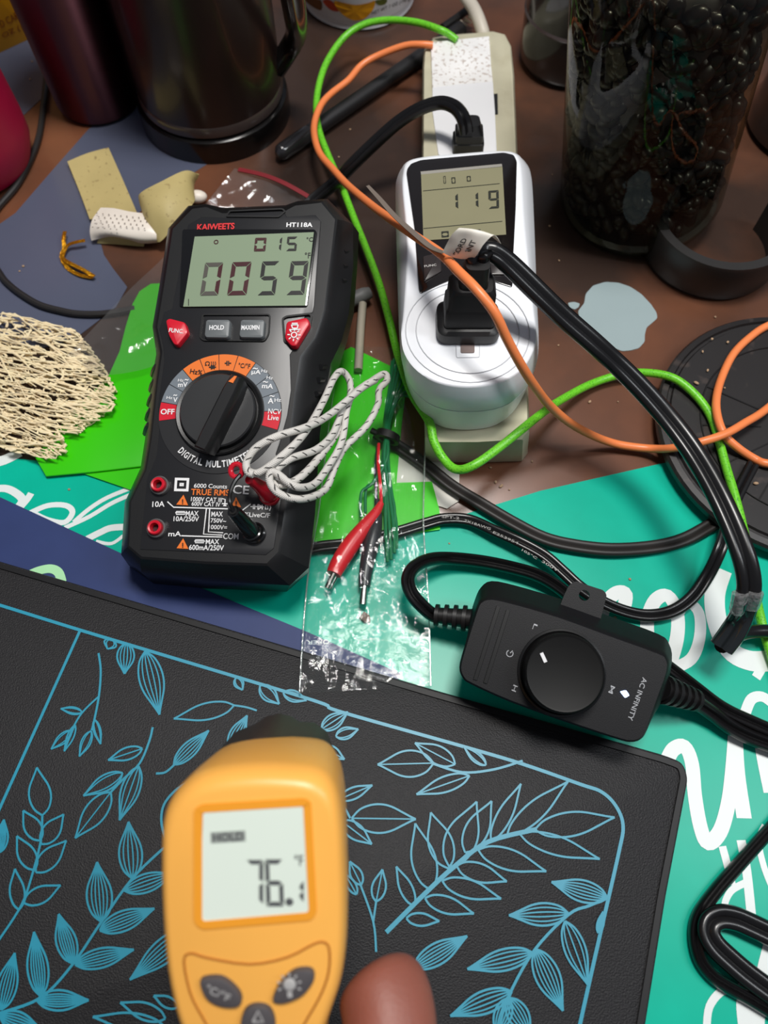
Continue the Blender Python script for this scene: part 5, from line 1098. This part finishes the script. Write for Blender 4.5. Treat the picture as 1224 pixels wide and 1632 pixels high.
a, b = F.at(*g((460, 75))[0], -.0395), F.at(*g((460, 160))[0], -.0335)
MB().tube([F.at(*g(p)[0], -.0365) for p in ((375, 165), (400, 125), (458, 100), (510, 120), (545, 160))], .0016, 8).build('sight_arch', mat('soft_black_nozzle', (0, 0, 0)), ir)
hb = lambda v_, n0, w_, d_: [Vector((w_*math.cos(t*math.pi/10), v_, n0+d_*math.sin(t*math.pi/10))) for t in range(20)]
MB().loft([hb(-.030, -.020, .018, .016), hb(-.048, -.021, .0165, .016), hb(-.075, -.024, .0155, .015), hb(-.110, -.030, .0165, .016), hb(-.128, -.034, .0175, .017), hb(-.131, -.035, .015, .014)]).build('handle', M_orn, ir, angle=50)

# ================================================================== HAND (left hand round the handle, thumb along its right side)
def hand():
    V = []; E = []; R = []
    def node(p, r, par=None):
        V.append(Vector(p)/1000); R.append(r/1000)
        if par is not None: E.append((par, len(V)-1))
        return len(V)-1
    palm = node((4, -92, 12), 19)
    wr = node((10, -140, 22), 20, palm); wr2 = node((14, -165, 30), 20, wr); fa = node((30, -230, 52), 26, wr2); node((48, -310, 84), 32, fa)
    # thumb
    t0 = node((20, -80, 8), 16, palm); t1 = node((32, -60, -4), 14, t0); t2 = node((34.5, -46, -12), 14, t1); t3 = node((33.5, -37, -19), 14.5, t2); node((28, -32, -25), 12.6, t3)
    # four fingers leave the palm on the left of the handle and close round its front
    for k, (v0, ln, r) in enumerate(((-66, 1.0, 8.8), (-84, 1.06, 9.2), (-102, 1.0, 8.8), (-118, .84, 7.8))):
        b0 = node((-20, v0-4, 4), r+3, palm); n_c = -24-k*3
        b1 = node((-27, v0, -14), r+.4, b0); b2 = node((-23, v0+2, n_c-16*ln), r, b1); b3 = node((-5, v0+2, n_c-23*ln), r*.92, b2); node((13*ln, v0, n_c-17*ln), r*.84, b3)
    me = bpy.data.meshes.new('person'); me.from_pydata([tuple(v) for v in V], E, []); o = bpy.data.objects.new('person', me); COL.objects.link(o)
    sk_ = o.modifiers.new('skin', 'SKIN'); 
    lay = me.skin_vertices[0].data if me.skin_vertices else None
    if lay is None:
        bpy.context.view_layer.objects.active = o; bpy.ops.mesh.customdata_skin_add(); lay = me.skin_vertices[0].data
    for i, r in enumerate(R): lay[i].radius = (r, r); lay[i].use_root = (i == 0)
    sk_.use_smooth_shade = True; sk_.branch_smoothing = .6
    s = o.modifiers.new('sub', 'SUBSURF'); s.levels = 2; s.render_levels = 3
    me.materials.append(mat('skin', (146, 86, 72), .5, var=.12, vscale=70, bump=.15, bscale=900, sss=.25))
    return o
ho = hand(); ho.matrix_world = F.M
tag(ho, 'left hand gripping the orange thermometer, thumb along its right side', 'person')
